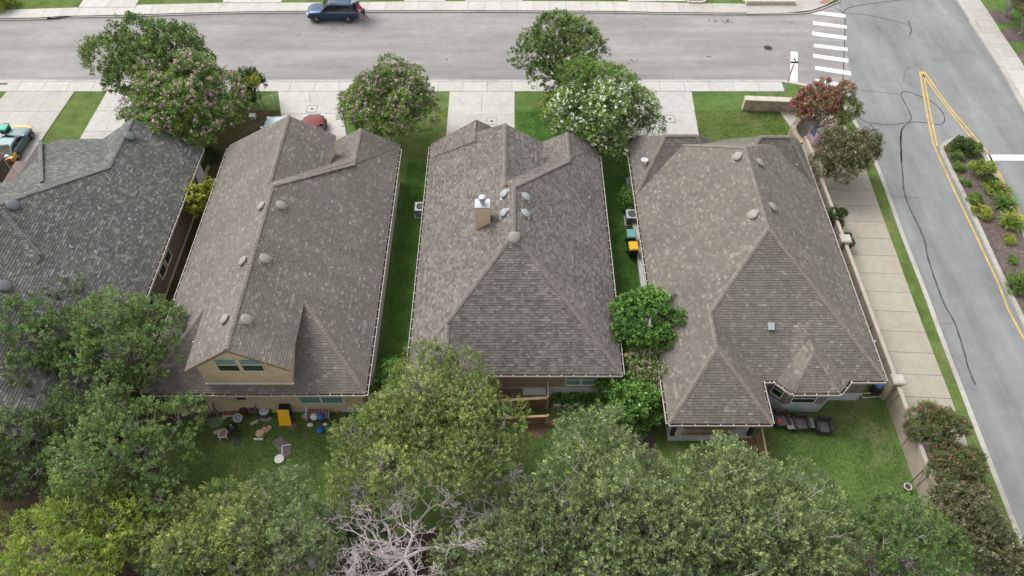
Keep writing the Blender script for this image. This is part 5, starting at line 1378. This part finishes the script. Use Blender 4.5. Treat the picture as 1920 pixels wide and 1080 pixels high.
# ------------------------------------------------------------------ cars
def car(name, loc, rz, col, label, L=4.6, Wd=1.86, Ht=1.65, suv=True, metal=.5, fenders=None, hatch=False, scale=1.0):
    root = empty(name, loc, rz, label, 'car'); root.scale = (scale,)*3
    pm_ = mat('paint_'+name+str(round(loc[0])), col, .28, metal, var=.04, bmp=0, spec=.6)
    dg = mat('car_glass', (.012,.014,.016), .08, bmp=0, spec=.8); blk = mat('car_trim_black', (.02,.02,.022), .6, bmp=0)
    h = L/2; W = Wd/2; belt = Ht*.60; hood = Ht*.58
    # stations front(+x) to rear: x, half width, sill, shoulder, top
    if suv: ST = [(h,W*.70,.38,.62,.72),(h-.14,W*.90,.26,.72,.90),(h-.65,W*.99,.24,.85,hood+.02),(h*.38,W,.24,.90,belt+.02),(0,W,.24,.92,belt),(-h*.5,W,.24,.94,belt+.02),(-h+.45,W*.98,.26,.92,belt+.02),(-h+.10,W*.92,.32,.84,belt-.04),(-h,W*.80,.42,.76,belt-.14)]
    else: ST = [(h,W*.62,.36,.50,.58),(h-.16,W*.86,.22,.60,.72),(h-.8,W*.98,.2,.74,.86),(h*.32,W*.99,.2,.82,.94),(0,W*.98,.2,.82,.93),(-h*.45,W*.99,.2,.84,.95),(-h+.55,W*.97,.22,.82,.94),(-h+.1,W*.84,.28,.72,.86),(-h,W*.66,.40,.62,.72)]
    b = LMB(); n = 10; vs = []
    for x, w_, z0, zs, zt in ST:
        prof = [(-w_*.88,z0),(-w_,z0+.12),(-w_*1.01,(z0+zs)/2),(-w_*.98,zs),(-w_*.84,zt-.01),(-w_*.4,zt+.02),(w_*.4,zt+.02),(w_*.84,zt-.01),(w_*.98,zs),(w_*1.01,(z0+zs)/2),(w_,z0+.12),(w_*.88,z0)]
        vs.append([(x, y, z) for y, z in prof])
    m_ = len(vs[0]); V = [p for r_ in vs for p in r_]; F = []
    for i in range(len(vs)-1):
        for k in range(m_): F.append((i*m_+k, i*m_+(k+1) % m_, (i+1)*m_+(k+1) % m_, (i+1)*m_+k))
    F.append(tuple(range(m_))[::-1]); F.append(tuple((len(vs)-1)*m_+k for k in range(m_))); b.mesh(V, F)
    bo = b.build('body', pm_, root, smooth=True); md = bo.modifiers.new('subd', 'SUBSURF'); md.levels = 1; md.render_levels = 1
    # cabin
    if suv: c0, c1, c2, c3 = h*.42, h*.10, -h+.62, -h+.12; rt = Ht
    else: c0, c1, c2, c3 = h*.34, -.02, -h*.50, -h+.42; rt = Ht
    wb, wt = W*.86, W*.70; zb_ = ST[4][4]-.02
    A = [Vector((c0,-wb,zb_)), Vector((c0,wb,zb_)), Vector((c3,wb,zb_)), Vector((c3,-wb,zb_))]; T = [Vector((c1,-wt,rt-.05)), Vector((c1,wt,rt-.05)), Vector((c2,wt,rt-.05)), Vector((c2,-wt,rt-.05))]
    b = LMB(); b.mesh(A+T, [(0,1,5,4),(1,2,6,5),(2,3,7,6),(3,0,4,7),(4,5,6,7)]); b.build('windows', dg, root)
    b = LMB(); e = .03
    v = [(c1+.05,-wt-e,rt-.07),(c1+.05,wt+e,rt-.07),(c2-.06,wt+e,rt-.07),(c2-.06,-wt-e,rt-.07),(c1-.12,-wt+.08,rt),(c1-.12,wt-.08,rt),(c2+.1,wt-.08,rt-.01),(c2+.1,-wt+.08,rt-.01)]
    b.mesh(v, [(3,2,1,0),(4,5,6,7),(0,1,5,4),(1,2,6,5),(2,3,7,6),(3,0,4,7)]); b.build('roof', pm_, root)
    if suv: LMB().box(c1-.75,c1-.22,-wt+.16,wt-.16,rt-.0,rt+.012).build('sunroof', dg, root)
    for s_ in (0, 1):
        b = LMB(); b.bar(A[s_], T[s_], .08); b.bar(A[3-s_], T[3-s_], .13 if suv else .1); y_ = (-1, 1)[s_]
        for xx in ((c0*.6+c3*.4), (c0*.22+c3*.78)) if suv else ((c0*.52+c3*.48),): b.bar((xx, y_*(wb+.0), zb_), (xx+(0 if suv else -.05), y_*(wt+.01), rt-.06), .06)
        b.build('pillar', pm_, root)
        b = LMB(); b.bar((c0*.9, y_*(wb+.03), zb_+.01), (c3*.98, y_*(wb+.03), zb_+.01), .03); b.build('belt_trim', M_galv, root)
        b = LMB(); b.box(c0*.72-.09, c0*.72+.09, y_*(wb+.06)-.1, y_*(wb+.06)+.1, zb_+.02, zb_+.16); b.build('side_mirror', pm_, root)
        b = LMB()
        for fx in (-.55, .45): b.bar((fx, y_*W*1.0, .38), (fx, y_*W*.985, zb_-.03), .012)
        b.build('door_gap', blk, root)
        b = LMB(); b.box(-h+.02,-h+.28,y_*W*.72-.14,y_*W*.72+.14,.78 if suv else .68,.95 if suv else .80); b.build('tail_light', mat('lamp_red', (.5,.02,.02), .2, bmp=0), root)
        b = LMB(); b.box(h-.26,h-.06,y_*W*.72-.14,y_*W*.72+.14,.68 if suv else .56,.82 if suv else .66); b.build('headlight', mat('lamp_clear', (.6,.62,.65), .1, bmp=0), root)
    wr_ = .35 if suv else .33
    for sx in (1, -1):
        for sy in (1, -1):
            cx = (h-.88)*sx if suv else (h-.85)*sx; y0_ = sy*(W-.20); y1_ = sy*(W+.015)
            wh = empty('wheel', (cx, 0, wr_), parent=root)
            b = LMB(); b.tube([(0,y0_,0),(0,y1_*.99,0)], wr_, 20); b.build('tyre', M_iron, wh)
            b = LMB(); b.tube([(0,y1_*.97,0),(0,y1_+sy*.004,0)], wr_*.66, 18); b.build('rim', blk, wh)
            b = LMB()
            for k in range(5): b.bar((0, y1_+sy*.012, 0), (cos(k*2*pi/5+.3)*wr_*.64, y1_+sy*.012, sin(k*2*pi/5+.3)*wr_*.64), .085, .02)
            b.build('spokes', M_galv, wh)
            b = LMB(); P = [(cx+cos(t)*(wr_+.055), sy*(W+.004), wr_+sin(t)*(wr_+.055)) for t in np.linspace(-.25, pi+.25, 14)]; b.tube(P, .028, 5); b.build('wheel_arch', blk, root)
    b = LMB(); b.box(h-.1,h+.015,-W*.5,W*.5,.42,.60); b.build('grille', blk, root)
    b = LMB(); b.box(-h-.015,-h+.05,-.28,.28,.55,.68); b.build('number_plate', M_white, root)
    if fenders:
        for q in fenders:
            b = LMB(); b.box(*q); o = b.build('fender_panel', mat('fender_yellow', (.72,.38,.05), .4, bmp=0), root, label='orange yellow replacement body panel')
            bv = o.modifiers.new('bevel', 'BEVEL'); bv.width = .05; bv.segments = 2
    if hatch:
        b = LMB(); hz = Vector((c2-.05, 0, rt-.04)); e_ = Vector((-h-.42, 0, rt+.42))
        for y_ in (-1, 1): b.bar(hz+Vector((0,y_*wt,0)), e_+Vector((0,y_*wb*.95,0)), .07)
        b.mesh([hz+Vector((0,-wt,.02)), hz+Vector((0,wt,.02)), e_+Vector((0,wb,.02)), e_+Vector((0,-wb,.02)), hz+Vector((0,-wt,-.03)), hz+Vector((0,wt,-.03)), e_+Vector((0,wb,-.03)), e_+Vector((0,-wb,-.03))], [(0,1,2,3),(7,6,5,4),(0,4,5,1),(1,5,6,2),(2,6,7,3),(3,7,4,0)])
        b.build('tailgate', pm_, root)
        b = LMB(); q0 = hz.lerp(e_, .15); q1 = hz.lerp(e_, .62); b.mesh([q0+Vector((0,-wt*.85,.035)), q0+Vector((0,wt*.85,.035)), q1+Vector((0,wb*.85,.035)), q1+Vector((0,-wb*.85,.035))], [(0,1,2,3)]); b.build('rear_window', dg, root)
        LMB().box(-h+.05,-h+.6,-wb*.85,wb*.85,.62,zb_+.38).build('cargo_opening', blk, root)
    return root
pcar = (at(597, 43, 0)+at(652, 44, 0))/2
car('parked_suv', (pcar.x-.0, pcar.y+.93, 0), pi-.0, (.022,.050,.105), 'blue suv with open tailgate parked at the far kerb', hatch=True)
pr = at(592, 233, .7); car('parked_car', (pr.x-.05, pr.y-1.15, .14), radians(96), (.13,.006,.009), 'dark red car on the driveway of the tan dormer house', L=4.5, Wd=1.8, Ht=1.45, suv=False)
ps = at(514, 226, .7); car('parked_car', (ps.x+.35, ps.y-1.9, .14), radians(94), (.42,.50,.58), 'pale silver blue car partly hidden behind the taupe roof', L=4.7, Wd=1.8, Ht=1.45, suv=False, metal=.4)
pt = at(44, 266, .6); car('parked_car', (-37.05, 41.7, .14), radians(89), (.085,.15,.155), 'teal grey coupe with yellow fender parked at the left edge', L=4.4, Wd=1.85, Ht=1.32, suv=False, metal=.15, scale=.86,
    fenders=[(-2.12,-1.35,-.96,-.55,.42,.84), (-2.3,-2.05,-.55,.45,.62,.80), (1.95,2.3,-.75,.75,.55,.70)])

# ------------------------------------------------------------------ person at the tailgate
def skin(name, verts, edges, radii, m, root, sub=2):
    me = bpy.data.meshes.new(name); me.from_pydata(verts, edges, []); me.materials.append(m)
    o = bpy.data.objects.new(name, me); COL.objects.link(o); o.parent = root
    md = o.modifiers.new('skin', 'SKIN'); me.skin_vertices  # layer exists once the modifier is added
    for i, r_ in enumerate(radii): me.skin_vertices[0].data[i].radius = (r_, r_) if not hasattr(r_, '__len__') else r_
    me.skin_vertices[0].data[0].use_root = True
    s = o.modifiers.new('sub', 'SUBSURF'); s.levels = sub; s.render_levels = sub; md.use_smooth_shade = True
    return o
pp_ = at(681, 33, 0)
pe = empty('person', (pcar.x+2.72, pcar.y+.55, 0), radians(0), 'person in pink shirt and black shorts leaning into the open tailgate', 'person')
sk = mat('skin_brown', (.24,.13,.085), .6, bmp=0)
# body leans towards -x (into the car), one leg stretched back to +x
V = [(0,0,.92), (-.10,0,1.08), (-.22,0,1.26), (-.34,0,1.40), (-.42,0,1.46), (-.50,0,1.56),  # pelvis..head
     (0,.11,.88), (-.05,.13,.48), (-.02,.13,.08), (-.16,.14,.04),
     (0,-.11,.88), (.22,-.15,.52), (.46,-.17,.12), (.34,-.18,.05),
     (-.33,.20,1.38), (-.50,.26,1.14), (-.72,.24,1.05), (-.33,-.20,1.38), (-.44,-.28,1.12), (-.66,-.27,1.02)]
Ed = [(0,1),(1,2),(2,3),(3,4),(4,5),(0,6),(6,7),(7,8),(8,9),(0,10),(10,11),(11,12),(12,13),(3,14),(14,15),(15,16),(3,17),(17,18),(18,19)]
Rr = [.13,.12,.13,.12,.055,.10,.10,.06,.045,.04,.10,.06,.045,.04,.06,.042,.03,.06,.042,.03]
skin('body', V, Ed, Rr, sk, pe)
skin('shirt', [(0,0,.95),(-.10,0,1.08),(-.22,0,1.26),(-.34,0,1.39),(-.33,.20,1.37),(-.43,.235,1.24),(-.33,-.20,1.37),(-.39,-.245,1.24)], [(0,1),(1,2),(2,3),(3,4),(4,5),(3,6),(6,7)], [.155,.15,.155,.14,.085,.07,.085,.07], mat('shirt_pink', (.62,.05,.16), .8), pe)
skin('shorts', [(0,0,.95),(0,.11,.86),(-.035,.125,.60),(0,-.11,.86),(.13,-.135,.62)], [(0,1),(1,2),(0,3),(3,4)], [.155,.125,.11,.125,.11], mat('shorts_black', (.015,.015,.018), .9), pe)
b = LMB(); b.lathe((-.52,0,1.55), [(.04,-.02),(.115,.0),(.125,.06),(.10,.12),(.03,.15)], 14); b.build('cap', mat('cap_pink', (.6,.06,.14), .8), pe, smooth=True)
for q in ((-.12,.135,0),(.40,-.175,0)):
    b = LMB(); b.box(q[0]-.15,q[0]+.11,q[1]-.05,q[1]+.05,.0,.085); o = b.build('shoe', M_white, pe); bv = o.modifiers.new('b','BEVEL'); bv.width = .03; bv.segments = 2
for sy in (-1, 1):
    y_ = .24 if sy > 0 else -.27; b = LMB(); x_ = -.72 if sy > 0 else -.66; z_ = 1.05 if sy > 0 else 1.02
    for k in range(4): b.tube([(x_,y_+(k-1.5)*.02,z_),(x_-.05,y_+(k-1.5)*.024,z_-.01),(x_-.08-.01*(k in (1,2)),y_+(k-1.5)*.025,z_-.03)], [.011,.009,.007], 5)
    b.tube([(x_+.03,y_-sy*.03,z_),(x_-.02,y_-sy*.06,z_-.01)], [.012,.009], 5); b.build('fingers', sk, pe)

# ------------------------------------------------------------------ yard things behind house 1
def thing(name, px_, py_, label, cat, z=.11, rz=0, group=None): return empty(name, at(px_, py_, z), rz, label, cat, group)
t = thing('storage_box', 361, 768, 'white plastic box on the ground beside the rear porch', 'box'); b = LMB(); b.box(-.25,.25,-.22,.22,0,.55); b.build('box', M_white, t); b = LMB(); b.box(-.27,.27,-.24,.24,.55,.6); b.build('lid', M_white, t)
t = thing('porch_stair', 385, 773, 'short wooden stair with posts at the tan house rear porch', 'stair')
for k in range(3): LMB().box(-.6,.75,-.15+k*.28,.12+k*.28,.12+k*.15,.16+k*.15).build('tread', mat('weathered_wood', (.2,.16,.13), .9, var=.25), t)
for sx in (-.65, .8):
    b = LMB(); b.bar((sx,-.2,0),(sx,-.2,1.0),.09); b.bar((sx,-.2,1.0),(sx,.8,1.35),.07,.1); b.bar((sx,.8,0),(sx,.8,1.4),.09); b.build('handrail', mat('weathered_wood', (.2,.16,.13), .9), t)
t = thing('wooden_platform', 441, 771, 'low red brown wooden platform against the rear wall', 'platform')
for k in range(6): LMB().box(-.55,.55,-.33+k*.11,-.235+k*.11,.08,.14).build('board', mat('board_red', (.25,.10,.06), .85, var=.3), t)
b = LMB(); b.box(-.55,.55,-.36,-.33,0,.14); b.box(-.5,-.42,-.3,.3,0,.08); b.box(.42,.5,-.3,.3,0,.08); b.build('frame', M_trim_tan, t)
t = thing('lawn_mower', 466, 772, 'dark red lawn mower beside the wooden platform', 'mower')
b = LMB(); b.box(-.42,.15,-.25,.25,.16,.34); b.build('deck', mat('mower_red', (.16,.02,.025), .4), t); b = LMB(); b.lathe((-.15,0,.34), [(.17,0),(.17,.12),(.12,.18),(.05,.2)], 14); b.build('engine', M_iron, t)
b = LMB(); b.box(.18,.62,-.22,.22,.15,.5); o = b.build('grass_bag', mat('bag_grey', (.11,.12,.13), .8), t)
b = LMB(); b.bar((.15,-.2,.3),(.7,-.2,.95),.03); b.bar((.15,.2,.3),(.7,.2,.95),.03); b.bar((.7,-.2,.95),(.7,.2,.95),.03); b.build('handle', M_iron, t)
for sx in (-.38,.12):
    for sy in (-.28,.28):
        b = LMB(); b.tube([(sx,sy-.03,.11),(sx,sy+.03,.11)], .11, 12); b.build('wheel', M_iron, t)
t = thing('fire_pit', 499, 776, 'round grey fire pit with pale lid standing on dark gravel', 'fire pit'); b = LMB(); b.lathe((0,0,0), [(.25,0),(.33,.1),(.35,.38),(.31,.4)], 20); b.build('bowl', mat('pit_dark', (.06,.06,.065), .6), t)
b = LMB(); b.lathe((0,0,0), [(.30,.4),(.28,.46),(.2,.5),(.19,.54),(.12,.53),(.10,.58),(.04,.6)], 20); b.build('lid', mat('pit_lid', (.45,.47,.5), .5), t)
t = thing('hose_reel', 517, 769, 'lime green hose coiled on the ground near the yellow cart lid', 'hose'); b = LMB(); P = [Vector((cos(a)*(.22+.06*sin(a*.31)), sin(a)*(.17+.05*cos(a*.4)), .05+a*.006)) for a in np.linspace(0, 2*pi*6, 110)]; b.tube(P, .03, 5); b.build('coil', mat('hose_lime', (.38,.62,.02), .5), t)
b = LMB(); b.bar((-.15,.2,0),(-.2,.25,.6),.04); b.build('stand', M_iron, t)
t = bin_(537, 765, (.82,.45,.02), 'orange', 'black trash cart with bright yellow lid hanging open by the rear wall', .0, (.015,.015,.017), True, z=.6)
t = thing('patio_sofa', 600, 779, 'worn patterned garden sofa frame heaped with white and blue bags', 'sofa')
mp_ = mat('woven_red_grey', (.22,.13,.12), .8, var=.6, scale=9)
b = LMB(); b.box(-.62,.62,-.32,.32,.22,.34); b.build('seat', mp_, t); b = LMB(); b.box(-.62,.62,.25,.36,.34,.85); b.build('backrest', mp_, t)
for sx in (-.64,.64):
    b = LMB(); b.bar((sx,-.34,0),(sx,-.34,.55),.05); b.bar((sx,.34,0),(sx,.34,.85),.05); b.bar((sx,-.34,.55),(sx,.34,.6),.06); b.build('armrest', M_white if sx < 0 else M_bark_pale, t)
b = LMB()
for k in range(7): b.bar((-.6+k*.2,-.33,.345),(-.6+k*.2,.3,.345),.03)
b.build('slats', mat('slat_grey', (.38,.36,.35), .7), t)
def blob(parent_px, label, name, cat, r_, m, z=.1, sq=1.0, seed=1):
    t = thing(name, *parent_px, label, cat, z); b = LMB(); rr = random.Random(seed)
    prof = [(r_*.5,0),(r_*.95,r_*.25*sq),(r_,r_*.6*sq),(r_*.8,r_*1.05*sq),(r_*.35,r_*1.35*sq),(.02,r_*1.4*sq)]
    b.lathe((0,0,0), prof, 14); b.v = [(x*(1+rr.uniform(-.08,.08)), y*(1+rr.uniform(-.08,.08)), z_*(1+rr.uniform(-.05,.05))) for x, y, z_ in b.v]
    b.build('bulge', m, t, smooth=True)
    b = LMB(); b.lathe((0,0,r_*1.38*sq), [(.03,0),(.05,.05),(.02,.09)], 8); b.build('knot', m, t); return t
mblue = mat('plastic_blue', (.03,.13,.50), .4); 
blob((590,783), 'white bag lying on the patterned garden sofa', 'bag', 'bag', .22, M_white, .44, seed=3); blob((602,783), 'blue bag lying on the patterned garden sofa', 'bag', 'bag', .21, mblue, .44, seed=4)
blob((601,808), 'blue ball shaped bag on the grass in front of the garden sofa', 'bag', 'bag', .2, mblue, .1, .9, 5)
def flat(px_, py_, w_, d_, h_, m, label, cat, rz=0, name=None, n=7, seed=1):
    t = thing(name or cat.replace(' ', '_'), px_, py_, label, cat, .115, rz); rr = random.Random(seed); b = LMB()
    pts = [(cos(a)*w_/2*rr.uniform(.8,1.1), sin(a)*d_/2*rr.uniform(.8,1.1)) for a in np.linspace(0, 2*pi, n+1)[:-1]]
    b.prism(pts, -.04, h_); b.build('slab', m, t); return t
sg = mat('flagstone_grey', (.17,.15,.155), .8, var=.2, scale=5); sgr = mat('flagstone_mossy', (.16,.20,.10), .9, var=.3, scale=4)
def mat4(px4, m, label, name, cat, h_=.02):
    ps_ = [at(*q, .115) for q in px4]; c = sum(ps_, Vector())/len(ps_); t = empty(name, c, 0, label, cat); b = LMB(); b.prism(ccw([tuple((q-c).xy) for q in ps_]), -.01, h_); b.build('sheet', m, t); return t
mat4(((509,829),(526,817),(546,836),(544,852),(531,856)), sg, 'large charcoal mat lying on the back lawn above white disc', 'ground_mat', 'mat')
t = mat4(((529,836),(546,834),(546,852),(538,857),(529,851)), mat('mat_brown', (.15,.12,.125), .85), 'small brownish mat with pale edge overlapping the large charcoal mat', 'ground_mat', 'mat', .04)
b = MB(); q0 = at(529,836,.16); q1 = at(546,833.5,.16); q2 = at(529,852,.16); b.bar(q0,q1,.05,.03); b.bar(q0,q2,.05,.03); b.build('edge_strip', M_white, t)
mat4(((535,792),(547,788),(557,794),(550,806),(540,806)), mat('mat_taupe', (.16,.125,.115), .9), 'small dark taupe mat on grass below yellow cart lid', 'ground_mat', 'mat', .015)
mat4(((437,815),(450,815),(450,836),(438,836)), mat('mat_black', (.055,.058,.06), .8), 'narrow charcoal mat on the lawn below the black kettle grill', 'ground_mat', 'mat')
t = thing('white_disc', 524, 861, 'round white disc lying on lawn at charcoal mat corner', 'disc'); b = LMB(); b.lathe((0,0,0), [(.24,0),(.27,.03),(.26,.07),(.1,.09),(.02,.09)], 22); b.build('lid', M_white, t)
flat(572, 781, .5, .42, .06, mat('paver_pink', (.38,.29,.25), .9), 'pinkish square paver on lawn left of garden sofa', 'paver', n=4, seed=3)
flat(405, 792, .95, .85, .04, sgr, 'mossy green round flagstone near the rear porch stair', 'flagstone', seed=4); flat(421, 781, .35, .5, .05, mat('flagstone_pale', (.34,.38,.30), .9), 'pale green flagstone beside the round mossy one', 'flagstone', seed=5)
flat(407, 811, .45, .3, .05, MATS['flagstone_pale'], 'small pale flagstone below the round mossy one', 'flagstone', seed=6); flat(498, 786, .85, .4, .04, mat('gravel_grey', (.30,.28,.25), .9), 'pale gravel slab in front of the fire pit', 'flagstone', seed=7)
flat(478, 792, .6, .25, .05, MATS['flagstone_pale'], 'thin pale stone slab left of the gravel slab', 'flagstone', rz=.6, seed=8); flat(634, 772, .4, .22, .1, mat('clay_red', (.35,.14,.09), .9), 'small red clay stone on the lawn right of sofa', 'stone', seed=9)
flat(582, 798, .38, .22, .12, M_white, 'white crumpled bag on grass at left foot of sofa', 'bag', seed=10); flat(610, 797, .3, .2, .1, M_white, 'white crumpled bag on grass at right foot of sofa', 'bag', seed=11)
t = thing('bucket', 447, 784, 'pale blue grey bucket tipped on the lawn below the mower', 'bucket', .11, .5); b = LMB(); b.lathe((0,0,0), [(.16,0),(.24,.34),(.25,.36),(.2,.35),(.14,.06)], 16, 0, Matrix.Rotation(.5, 3, 'X')); b.build('pail', mat('pail_blue', (.42,.50,.54), .5), t)
t = thing('kettle_grill', 441, 810, 'round black kettle grill on lawn above the charcoal mat', 'grill'); b = LMB(); b.lathe((0,0,.35), [(.1,0),(.26,.1),(.3,.24),(.29,.26),(.2,.4),(.05,.46)], 18); b.build('bowl', mat('kettle_black', (.012,.012,.013), .25), t, smooth=True)
for a in (0, 2.1, 4.2): b = LMB(); b.bar((cos(a)*.12,sin(a)*.12,.4),(cos(a)*.26,sin(a)*.26,0),.03); b.build('leg', M_iron, t)
b = LMB(); b.bar((-.06,0,.83),(.06,0,.83),.03); b.build('handle', M_white, t)
t = thing('side_table', 422, 819, 'small side table with rust brown top and white rim', 'table', .11, .1); b = LMB(); b.box(-.22,.22,-.25,.25,.38,.42); b.build('frame', M_white, t); b = LMB(); b.box(-.18,.18,-.21,.21,.42,.43); b.build('top', mat('rust_top', (.26,.13,.09), .85, var=.5, scale=12), t)
for sx in (-.18,.18):
    for sy in (-.2,.2): LMB().box(sx-.02,sx+.02,sy-.02,sy+.02,0,.38).build('leg', M_white, t)
t = thing('stump_pile', 491, 816, 'pale cut stump with wood rounds piled on lawn', 'stump'); 
for k, (x_, y_, r_, h_) in enumerate(((-.05,0,.24,.3),(.2,.22,.16,.2),(.34,.4,.14,.16),(.12,.3,.12,.24))):
    b = LMB(); b.lathe((x_,y_,0), [(r_,0),(r_*.95,h_),(r_*.85,h_+.01)], 12); b.build('wood_round', mat('cut_wood', (.48,.33,.20), .85, var=.3, scale=8), t)
b = LMB(); b.box(-.35,.15,-.32,-.24,0,.12); b.build('white_edge', M_white, t)

# chairs behind house 3
def chair(px_, py_, rz, label, s_=1.0):
    t = thing('garden_chair', px_, py_, label, 'chair', .11, rz, 'dark wicker garden chairs'); mk = mat('wicker_dark', (.045,.038,.035), .8, var=.4, scale=20); cu = mat('cushion_charcoal', (.10,.095,.095), .9)
    b = LMB(); b.box(-.36,.36,-.36,.36,.12,.34); b.build('seat', mk, t); b = LMB(); b.box(-.27,.27,-.36,.24,.34,.44); b.build('cushion', cu, t)
    b = LMB(); b.box(-.36,.36,.26,.38,.34,.88); b.build('backrest', mk, t)
    for sx in (-1, 1): b = LMB(); b.box(sx*.36-.07 if sx > 0 else -.43+.07-.07, sx*.36+.07 if sx > 0 else -.29, -.36,.3,.34,.6); b.build('armrest', mk, t)
    for sx in (-.3,.3):
        for sy in (-.3,.3): LMB().box(sx-.03,sx+.03,sy-.03,sy+.03,0,.12).build('leg', mk, t)
    return t
chair(1540, 805, -.12, 'dark wicker garden chair standing alone on the right'); chair(1497, 799, 0, 'dark wicker garden chair between two small tables'); chair(1461, 793, .05, 'dark garden chair with red cloth nearest the porch corner')
for i, (x, y, lb) in enumerate(((1479, 801, 'small grey garden table left of middle wicker chair'), (1513, 799, 'small grey garden table right of middle wicker chair'))):
    t = thing('garden_table', x, y, lb, 'table', .11, 0, 'small grey garden tables'); b = LMB(); b.box(-.25,.25,-.32,.32,.38,.43); b.build('top', mat('table_slate', (.20,.20,.21), .6), t)
    for sx in (-.2,.2):
        for sy in (-.26,.26): LMB().box(sx-.02,sx+.02,sy-.02,sy+.02,0,.38).build('leg', M_iron, t)
t = thing('red_cloth', 1459, 790, 'red cloth lying on the chair nearest the porch corner', 'cloth', .56); b = LMB()
for k in range(6): a = random.uniform(0, 6.3); b.prism([(cos(a+q)*.12+.1*cos(k), sin(a+q)*.08+.08*sin(k*2)) for q in (0,1.5,3,4.5)], k*.012, k*.012+.02)
b.build('folds', mat('cloth_red', (.55,.05,.04), .8), t)
t = thing('covered_barrel', 1638, 735, 'blue topped rain barrel in the corner by fence gate', 'barrel'); b = LMB(); b.lathe((0,0,0), [(.25,0),(.29,.2),(.29,.6),(.25,.75)], 16); b.build('drum', M_iron, t); b = LMB(); b.lathe((0,0,.75), [(.27,0),(.24,.12),(.1,.2),(.02,.21)], 16); b.build('cover', mat('cover_blue', (.10,.17,.42), .6), t, smooth=True)
t = thing('metal_frame', 1634, 748, 'low pale metal frame on ground in front of the barrel', 'frame'); b = LMB(); b.bar((-.55,0,.1),(.6,.1,.12),.05); b.bar((-.55,.3,.1),(.6,.35,.12),.04); b.bar((-.55,0,.1),(-.55,.3,.1),.05); b.bar((.6,.1,.12),(.6,.35,.12),.05); b.bar((0,.0,.1),(.3,.35,.1),.04); b.build('bars', mat('frame_pale', (.5,.46,.40), .6), t)
t = thing('wall_pot', 1701, 914, 'white ring shaped pot hanging at the fence by the right lawn', 'pot', .5); b = LMB(); P = [(cos(a)*.18, sin(a)*.18, .1) for a in np.linspace(0, 2*pi, 19)]; b.tube(P, .035, 8); b.build('rim', mat('pot_rim', (.42,.40,.37), .7), t); b = LMB(); b.lathe((0,0,-.15), [(.12,0),(.19,.24)], 14); b.build('bowl', M_wooddk, t)
t = thing('fence_pole', 1716, 904, 'thin dark pole leaning on the tan fence near the white pot', 'pole', .5); b = LMB(); b.bar((-.35,-.1,0),(.35,.45,1.2),.05); b.build('pole', M_wooddk, t)
# low items
t = thing('plant_pot', 5, 158, 'dark low drain grate at the kerb by the left edge', 'grate'); b = LMB(); b.box(-.4,.4,-.12,.12,0,.05); b.build('bars', M_iron, t)
